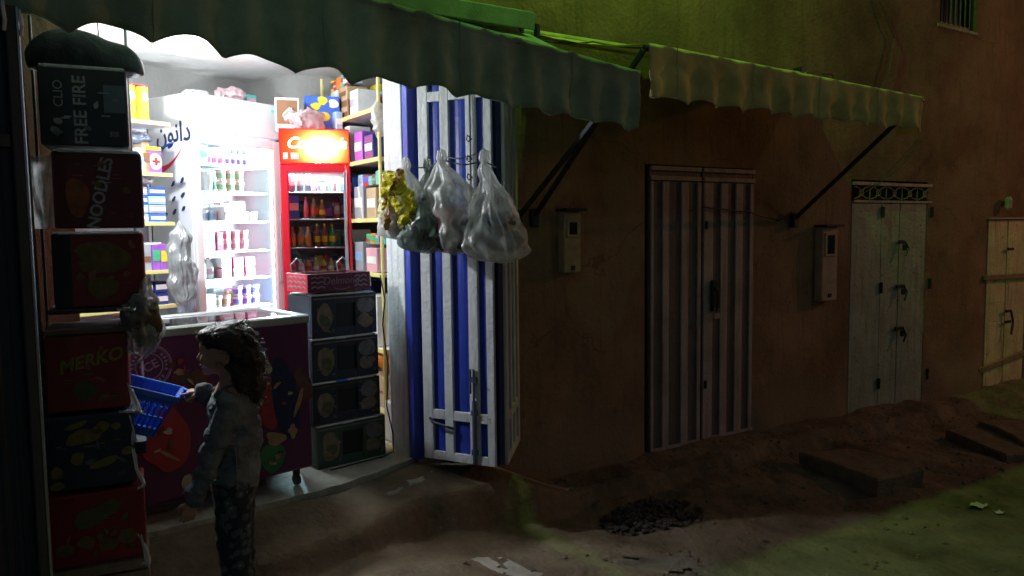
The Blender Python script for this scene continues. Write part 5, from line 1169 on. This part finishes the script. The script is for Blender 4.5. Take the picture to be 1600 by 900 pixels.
# ---- bags on the folding door
def sheet(name, m_, parent, c, w, h, seed, rot=0.0):
    P = []
    for i in range(19):
        row = []
        for j in range(19):
            u, v = (i/18-.5)*w, (j/18-.5)*h
            f = (1-abs(i/9-1)**3)*.5+.5
            x = u*math.cos(rot)-v*math.sin(rot)+.14*w*float(vn(u, v, 0, 30, seed)); z = u*math.sin(rot)+v*math.cos(rot)+.14*h*float(vn(u, v, 5, 30, seed))
            y = .045*abs(float(vn(u, v, 0, 22, seed+1)))+.022*abs(float(vn(u, v, 0, 55, seed+2)))+.25*(u*u/w+v*v/h)
            row.append((c[0]+x, c[1]-.03+y, c[2]+z))
        P.append(row)
    return solid(MB().grid(P).obj(name, m_, parent), .0012)
CLR = film('clear_crumpled_film', (.88, .90, .90), .46, .3, 14); CLR2 = film('cloudy_film', (.84, .85, .84), .40, .3, 14); YB = film('yellow_film', (.75, .66, .05), .05); GGB = film('grey_green_film', (.26, .32, .30), .22)
topz = lambda px, py, Z: W(px, py, Z)
hang_bag('large cloudy white bag with navy contents, rightmost on the folding door', topz(757, 250, 3.98), .53, .38, .28, 81, CLR, [(-.01, .0, -.35, (.075, .06, .07), DRK1), (.03, .02, -.42, (.075, .05, .045), DRK3), (-.05, -.01, -.30, (.035, .04, .05), DRK1), (.05, -.02, -.33, (.04, .04, .05), DRK3)], rz=R(-20), bias=.22, gather=.70)
hang_bag('cloudy white bag with dark red contents in the middle of the folding door', topz(690, 250, 4.05), .50, .34, .26, 83, CLR2, [(.0, -.03, -.33, (.06, .05, .05), DRK2), (.02, .0, -.41, (.09, .07, .06), DRK3), (.06, .0, -.35, (.05, .05, .06), DRK1)], rz=R(-45), bias=.14, gather=.30)
hang_bag('pale bag with dark grey contents behind the middle bag on folding door', topz(668, 262, 4.12), .46, .28, .2, 85, GGB, [(.0, .0, -.34, (.08, .06, .07), DRK4), (.03, 0, -.28, (.06, .05, .06), DRK1)], rz=R(-60), bias=-.04, gather=.35)
yb = hang_bag('yellow and white bag with brown folds, leftmost on the folding door', topz(634, 262, 4.12), .40, .28, .2, 87, CLR2, [(-.03, 0, -.28, (.07, .06, .07), mat('bagged_brown2', (.22, .12, .08), .7, .5, 14, .4)), (.04, 0, -.32, (.06, .05, .06), DRK4), (.02, -.03, -.2, (.05, .05, .05), C_W)], rz=R(-60), bias=-.12, gather=.30)
YW = mat('yellow_wrapper', (.72, .62, .03), .35, .3, 16, .4)
for k, (x, y, z, r) in enumerate(((-.02, -.05, -.06, (.055, .03, .04)), (-.07, -.06, -.17, (.035, .02, .04)), (.05, -.08, -.13, (.03, .02, .06)), (.09, -.07, -.22, (.05, .03, .03)), (-.10, -.04, -.24, (.03, .02, .04)), (.02, -.11, -.20, (.045, .02, .03)), (-.03, -.12, -.12, (.03, .02, .045)), (.07, -.10, -.28, (.04, .02, .03)))): sheet('yellow_wrapper', YW, yb, (x, y-.02, z), r[0]*2.1, r[2]*2.1, 90+k, .5*k)
BRW = mat('brown_wrapper', (.36, .20, .07), .5, .3, 16, .4)
for k, (x, y, z, r) in enumerate(((-.005, -.08, -.12, (.014, .012, .10)), (-.05, -.07, -.25, (.014, .012, .07)))): sheet('brown_wrapper', BRW, yb, (x, y-.03, z), .035, r[2]*2.2, 96+k, -.5+.3*k)
hang_bag('grey crumpled bag low between the yellow bag and the middle bag', topz(655, 315, 4.02), .26, .20, .16, 89, GGB, [(0, 0, -.15, (.06, .05, .06), DRK3)], rz=R(-50), gather=.3, handles=False)
rope = MB().tube([topz(640, 262, 4.14), topz(668, 262, 4.12), topz(692, 250, 4.06), topz(724, 258, 4.0), topz(757, 252, 3.98), topz(776, 262, 3.95)], .004, 6)
tag(rope.obj('hanging_wire', STEEL), 'dark wire across the folding door that holds the plastic bags', 'wire')
# small cup on the ground
p = onZ(276, 838, .0)
cm = Matrix.Translation((p.x, p.y, float(zg(p.x, p.y))-.003))
t = MB().lathe((0, 0, 0), [(.026, 0), (.034, .075), (.036, .08), (.030, .078), (.023, .006)], 16).obj('plastic_cup', C_LB, loc=cm.translation); tag(t, 'small pale blue plastic cup on the ground between the stack and the child', 'cup')
MB().lathe((0, 0, .028), [(.0312, 0), (.0335, .022)], 16).obj('printed_band', C_W, t)

# ================================================================== CHILD
CZ = 3.10; hp = W(344, 511, CZ); child_z = float(zg(hp.x+.02, hp.y)); CHH = hp.z-child_z; TURN = R(-22)
CS = CHH/1.20
CMx = Matrix.Translation((hp.x+.035, hp.y+.01, child_z)) @ Matrix.Rotation(TURN, 4, 'Z') @ Matrix.Scale(CS, 4)
CI = CMx.inverted()
person = thing('person', 'curly haired child in a grey blue jacket and flowered trousers holding a blue basket', 'person')
person.matrix_world = CMx
hand_t = CI @ W(297, 613, 3.18)
SKIN = mat('skin', (.52, .30, .21), .5, .06, 10, .04, 60); DEN = mat('grey_blue_denim', (.14, .168, .19), .85, .5, 9, .35, 90); HAIRM = mat('dark_curly_hair', (.030, .020, .016), .50, .4, 30, .2, 60)
S = SDF((-.36, -.24, -.01), (.17, .27, 1.24), .0048)
S.ell((-.022, 0, 1.105), (.088, .073, .092), k=.012); S.ell((-.052, 0, 1.052), (.050, .048, .046), k=.02); S.ell((-.085, 0, 1.125), (.026, .05, .035), k=.02)
S.cap((-.104, 0, 1.098), (-.119, 0, 1.074), .007, .0115, k=.010)
for s in (-1, 1):
    S.ell((-.110, s*.010, 1.069), (.008, .007, .006), k=.005)
    S.ell((-.106, s*.030, 1.098), (.012, .015, .011), k=.006, sub=True)
    S.ell((-.086, s*.036, 1.070), (.024, .022, .024), k=.012)
    S.ell((-.004, s*.073, 1.080), (.017, .008, .027), k=.006); S.ell((-.008, s*.080, 1.082), (.009, .005, .015), k=.004, sub=True)
S.ell((-.104, 0, 1.049), (.011, .019, .0055), k=.004); S.ell((-.102, 0, 1.039), (.011, .016, .0055), k=.004); S.ell((-.090, 0, 1.018), (.018, .018, .016), k=.012)
S.cap((-.008, 0, 1.04), (.004, 0, .93), .036, .044, k=.015)
S.cap((0, 0, .90), (0, 0, .62), .075, .085, k=.03, sy=.72)
for s in (-1, 1):
    S.cap((.0, s*.055, .60), (-.008, s*.055, .33), .062, .045, k=.02); S.cap((-.008, s*.055, .33), (.01, s*.055, .06), .044, .030, k=.01)
    S.cap((.01, s*.055, .04), (-.07, s*.06, .025), .028, .022, k=.01)
SH_L, EL_L, WR_L = Vector((.0, -.118, .895)), Vector((-.060, -.150, .700)), Vector((-.135, -.135, .535))
SH_R = Vector((.0, .118, .895)); WR_R = hand_t-Vector((-.050, 0, .000)); EL_R = (SH_R+WR_R)/2+Vector((.02, .01, -.085))
def arm(a, e, w):
    S.cap(a, e, .036, .029, k=.02); S.cap(e, w, .029, .019, k=.008)
arm(SH_L, EL_L, WR_L); arm(SH_R, EL_R, WR_R)
def hand(w, d, n, side, curl, spread=.0065):
    """w wrist, d along the palm, n palm normal (fingers close towards it), side thumb side"""
    d = d.normalized(); n = (n-d*n.dot(d)).normalized(); s = d.cross(n)*side
    kn = [w+d*(.058-abs(i-1.2)*.004)+s*((1.5-i)*.0135) for i in range(4)]
    for i, k_ in enumerate(kn): S.cap(w+s*((1.5-i)*.007), k_, .0115, .0092, k=.006)
    for i, k_ in enumerate(kn):
        Ls = (.024, .017, .013); f_ = (.92, 1.0, .95, .78)[i]; p0 = k_; a = 0
        for j, l in enumerate(Ls):
            a += curl[j]*(1+.06*i); dd = d*math.cos(a)+n*math.sin(a); p1 = p0+dd*l*f_*1.05; S.cap(p0, p1, .0072-.0007*j, .0067-.0007*j, k=.002); p0 = p1
    b0 = w+d*.014+s*.014; b1 = b0+(d*.55+s*.75+n*.35).normalized()*.026; b2 = b1+(d*.8+s*.15+n*.55).normalized()*.020; b3 = b2+(d*.8-s*.1+n*.6).normalized()*.014
    S.cap(b0, b1, .0105, .0085, k=.005); S.cap(b1, b2, .0082, .0074, k=.002); S.cap(b2, b3, .0074, .0062, k=.002)
hand(WR_L+Vector((-.006, 0, -.012)), Vector((-.30, .05, -1)), Vector((-.3, 1, .1)), -1, (.35, .35, .25))
hand(WR_R, Vector((-1, -.02, .02)), Vector((0, .05, -1)), 1, (1.05, 1.15, .8))
body = S.obj('body', SKIN, person)
for s in (-1, 1):
    o = MB().lathe((0, 0, 0), [(.001, -.0095), (.006, -.0075), (.0095, 0), (.006, .0075), (.001, .0095)], 14).obj('eye', mat('eye_white', (.75, .74, .72), .2, 0, bump=0), person, smooth=True, loc=(-.0955, s*.030, 1.097))
    MB().lathe((0, 0, 0), [(.0001, -.0102), (.0045, -.0094), (.0046, -.0085), (.0001, -.0080)], 12).obj('iris', mat('dark_iris', (.02, .01, .008), .15, 0, bump=0), o, smooth=True).rotation_euler = (0, R(90), 0)
MB().tube([(-.1105, -.017, 1.0445), (-.1155, -.007, 1.0452), (-.1162, 0, 1.0446), (-.1155, .007, 1.0452), (-.1105, .017, 1.0445)], .0024, 6).obj('lips', mat('lips', (.36, .13, .11), .8, 0, bump=0, spec=.1), person, smooth=True)
# jacket
J = SDF((-.36, -.25, .48), (.17, .28, 1.02), .006)
J.cap((.0, 0, .865), (.002, 0, .60), .086, .099, k=.03, sy=.70); J.cap((0, -.085, .885), (0, .085, .885), .062, .062, k=.04)
J.cap((.045, 0, .84), (.04, 0, .70), .050, .060, k=.05)
for a, e, w in ((SH_L, EL_L, WR_L), (SH_R, EL_R, WR_R)):
    we = e.lerp(w, .93); J.cap(a, e, .052, .044, k=.022); J.cap(e, we, .044, .034, k=.010); J.cap(e.lerp(w, .84), we, .041, .041, k=.004)
for k in range(20):
    a = 2*math.pi*k/20; a2 = 2*math.pi*(k+1)/20; J.cap((.002+.052*math.cos(a), .055*math.sin(a), .955-.012*math.cos(a+3.14)), (.002+.052*math.cos(a2), .055*math.sin(a2), .955-.012*math.cos(a2+3.14)), .013, .013, k=.010)
J.disp(lambda X, Y, Z: .020*np.abs(vn(X+.4*Z, Y, Z*1.4, 13, 2))+.010*np.abs(vn(X, Y-.5*X, Z*2, 27, 5))-.010+.0015*vn(X, Y, Z, 60, 6))
J.cut(lambda X, Y, Z: np.where((np.abs(Y) < .12) & (X > -.125), (.532+.006*vn(X, Y, 0, 9, 3))-Z, -1))
jk = J.obj('jacket', DEN, person)
B = SDF((-.16, -.2, .49), (.17, .2, .60), .006); B.cap((.002, 0, .552), (.002, 0, .540), .095, .093, k=.01, sy=.72); B.disp(lambda X, Y, Z: .004*vn(X, Y, Z, 20, 4)); B.cut(lambda X, Y, Z: np.maximum(Z-.560, .524-Z))
B.obj('waistband', mat('grey_rib_knit', (.17, .18, .18), .9, .2, 20, .4, 120), jk)
bt = MB(); 
bt.tube([(.03, -.137, .56), (.035, -.150, .66), (.03, -.148, .74)], .0022, 5); bt.obj('seam', mat('pale_stitching', (.28, .29, .28), .8), jk)
# trousers with a flower print
def flower():
    m = bpy.data.materials.new('flowered_cloth'); m.use_nodes = True; nt = m.node_tree; N = nt.nodes; L = nt.links; b = N['Principled BSDF']; b.inputs['Roughness'].default_value = .85
    tc = N.new('ShaderNodeTexCoord'); v = N.new('ShaderNodeTexVoronoi'); v.inputs['Scale'].default_value = 26; L.new(tc.outputs['Object'], v.inputs['Vector'])
    n = N.new('ShaderNodeTexNoise'); n.inputs['Scale'].default_value = 45; L.new(tc.outputs['Object'], n.inputs['Vector'])
    a = N.new('ShaderNodeMath'); a.operation = 'ADD'; L.new(v.outputs['Distance'], a.inputs[0])
    q = N.new('ShaderNodeMath'); q.operation = 'MULTIPLY'; q.inputs[1].default_value = .45; L.new(n.outputs['Fac'], q.inputs[0]); L.new(q.outputs[0], a.inputs[1])
    r = N.new('ShaderNodeValToRGB'); e = r.color_ramp.elements; e[0].position = .36; e[0].color = (.22, .25, .24, 1); e[1].position = .44; e[1].color = (.050, .085, .095, 1); x = e.new(.62); x.color = (.08, .12, .12, 1); y = e.new(.75); y.color = (.018, .03, .04, 1)
    L.new(a.outputs[0], r.inputs[0]); L.new(r.outputs[0], b.inputs['Base Color']); return m
T = SDF((-.14, -.19, .03), (.14, .19, .60), .006)
T.cap((.0, 0, .575), (.0, 0, .53), .085, .088, k=.02, sy=.76)
for s in (-1, 1): T.cap((.002, s*.056, .54), (-.006, s*.058, .33), .079, .064, k=.015); T.cap((-.006, s*.058, .33), (.008, s*.057, .075), .064, .054, k=.012)
T.disp(lambda X, Y, Z: .010*np.abs(vn(X, Y, Z*1.6, 13, 22))+.004*vn(X, Y, Z*2, 30, 23)-.004); T.cut(lambda X, Y, Z: np.maximum(.065-Z, Z-.585))
T.obj('trousers', flower(), person)
for s in (-1, 1):
    Q = SDF((-.13, -.05, -.005), (.06, .05, .08), .005); Q.cap((.012, 0, .028), (-.062, -.004, .024), .030, .032, k=.01, sy=.9); Q.cap((.012, 0, .05), (.01, 0, .06), .032, .030, k=.01); Q.cut(lambda X, Y, Z: -Z+.001)
    o = Q.obj('shoe', mat('dark_shoe', (.05, .05, .06), .6), person); o.location = (0, s*.058, .0)
# hair
H = SDF((-.15, -.16, .80), (.21, .16, 1.25), .0055)
H.ell((.004, 0, 1.122), (.104, .090, .094), k=.02); H.ell((.055, 0, 1.085), (.075, .085, .085), k=.02)
H.ell((.080, .0, 1.02), (.055, .064, .075), k=.03); H.ell((.088, .005, .955), (.048, .052, .065), k=.03); H.ell((.078, .01, .915), (.038, .044, .045), k=.02); H.ell((.055, 0, .975), (.05, .07, .07), k=.03)
H.ell((-.075, 0, 1.165), (.040, .055, .030), k=.02)
H.ell((-.115, 0, 1.075), (.052, .075, .072), k=.012, sub=True); H.ell((-.062, -.080, 1.058), (.046, .040, .058), k=.010, sub=True); H.ell((-.062, .080, 1.058), (.046, .040, .058), k=.010, sub=True)
for s in (-1, 1): H.ell((-.055, s*.085, 1.065), (.075, .045, .060), k=.010, sub=True); H.ell((-.01, s*.088, 1.075), (.030, .030, .036), k=.008, sub=True)
H.disp(lambda X, Y, Z: (.006+.012*sm(.02, .09, X))*(np.abs(vn(X, Y, Z, 26, 31))+.7*np.abs(vn(X, Y, Z, 55, 32)))+.006*vn(X, Y, Z, 14, 33)-.008)
hair = H.obj('hair', HAIRM, person)
rr = random.Random(4); cm_ = MB(); vs_ = [v.co.copy() for v in hair.data.vertices]; nv = [v.normal.copy() for v in hair.data.vertices]
for i in range(520):
    k = rr.randrange(len(vs_)); p = vs_[k]; n_ = nv[k]
    if p.x < -.02 and p.z < 1.14: continue
    if p.x < .03 and rr.random() < .6: continue
    out = Vector(n_)*(rr.uniform(.0, .010)); cen = p+out*.2; ax = (Vector((rr.uniform(-1, 1), rr.uniform(-1, 1), rr.uniform(-1.2, .1)))).normalized(); u1 = ax.orthogonal().normalized(); u2 = ax.cross(u1); r_ = rr.uniform(.004, .010); tn = rr.uniform(1, 2.2); ph = rr.uniform(0, 6)
    cm_.tube([cen+out*(t/9)+ax*(.030*t/9)+(u1*math.cos(ph+tn*6.28*t/9)+u2*math.sin(ph+tn*6.28*t/9))*r_ for t in range(10)], [.0013]*9+[.0005], 4, cap=False)
cm_.obj('loose_curls', HAIRM, hair, fixn=False)
MB().tube([(.085+.030*math.cos(a*.7), .042*math.sin(a*.7), .985+.006*math.cos(a*.7)) for a in range(10)], .007, 6).obj('hair_tie', mat('hair_tie', (.20, .05, .08), .6), hair, smooth=True)

# ================================================================== BLUE BASKET
BP = mat('blue_basket_plastic', (.05, .20, .78), .35, .08, 6, .03, 30)
hw = CMx @ (WR_R+Vector((-.062, 0, -.008)))                       # where the child's fingers close
bw, bd_, bh = .31, .20, .17
bk = thing('shopping_basket', 'blue slotted plastic basket held up by the child beside the carton stack', 'basket')
bk.matrix_world = Matrix.Translation(hw) @ Matrix.Rotation(R(-16), 4, 'Z') @ Matrix.Rotation(R(19), 4, 'Y') @ Matrix.Translation((-bw/2-.035, 0, -.012))
def ringp(z, k):
    """corner points of the basket's outline at height z (0 rim, 1 floor)"""
    a, b_ = bw/2*(1-.24*z), bd_/2*(1-.24*z); return [(-a, -b_), (a, -b_), (a, b_), (-a, b_)][k % 4]
b = MB()
for i in range(4):
    for z0, th in ((0.0, .018), (.14, .006), (.52, .008), (.97, .012)):
        p, q = ringp(z0, i), ringp(z0, i+1); b.bar((*p, -bh*z0), (*q, -bh*z0), th*1.2, .006)
    n = 13 if i % 2 == 0 else 9
    for k in range(n+1):
        t = k/n; pa, pb_ = ringp(.0, i), ringp(.0, i+1); qa, qb = ringp(1, i), ringp(1, i+1)
        A = (pa[0]+(pb_[0]-pa[0])*t, pa[1]+(pb_[1]-pa[1])*t, 0); Bq = (qa[0]+(qb[0]-qa[0])*t, qa[1]+(qb[1]-qa[1])*t, -bh); b.bar(A, Bq, .009, .004)
a, c_ = ringp(1, 1); b.box((0, 0, -bh), (a*2, c_*2, .005))
for i in range(4):                                                   # the solid band under the rim and the solid foot
    for z0, z1 in ((.0, .13), (.80, 1)):
        p, q, r_, s_ = ringp(z0, i), ringp(z0, i+1), ringp(z1, i+1), ringp(z1, i); b.add([(*p, -bh*z0), (*q, -bh*z0), (*r_, -bh*z1), (*s_, -bh*z1)], [(0, 1, 2, 3)])
b.obj('body', BP, bk, fixn=False)
b = MB()
for i in range(4): p, q = ringp(-.03, i), ringp(-.03, i+1); b.bar((p[0]*1.05, p[1]*1.05, .004), (q[0]*1.05, q[1]*1.05, .004), .024, .016, bev=.004)
b.obj('rim', BP, bk)
for s in (-1, 1): MB().tube([(s*bw/2, -.060, .006), (s*(bw/2+.022), -.055, .016), (s*(bw/2+.036), -.030, .020), (s*(bw/2+.038), 0, .022), (s*(bw/2+.036), .030, .020), (s*(bw/2+.022), .055, .016), (s*bw/2, .060, .006)], .0075, 8).obj('handle', BP, bk, smooth=True)
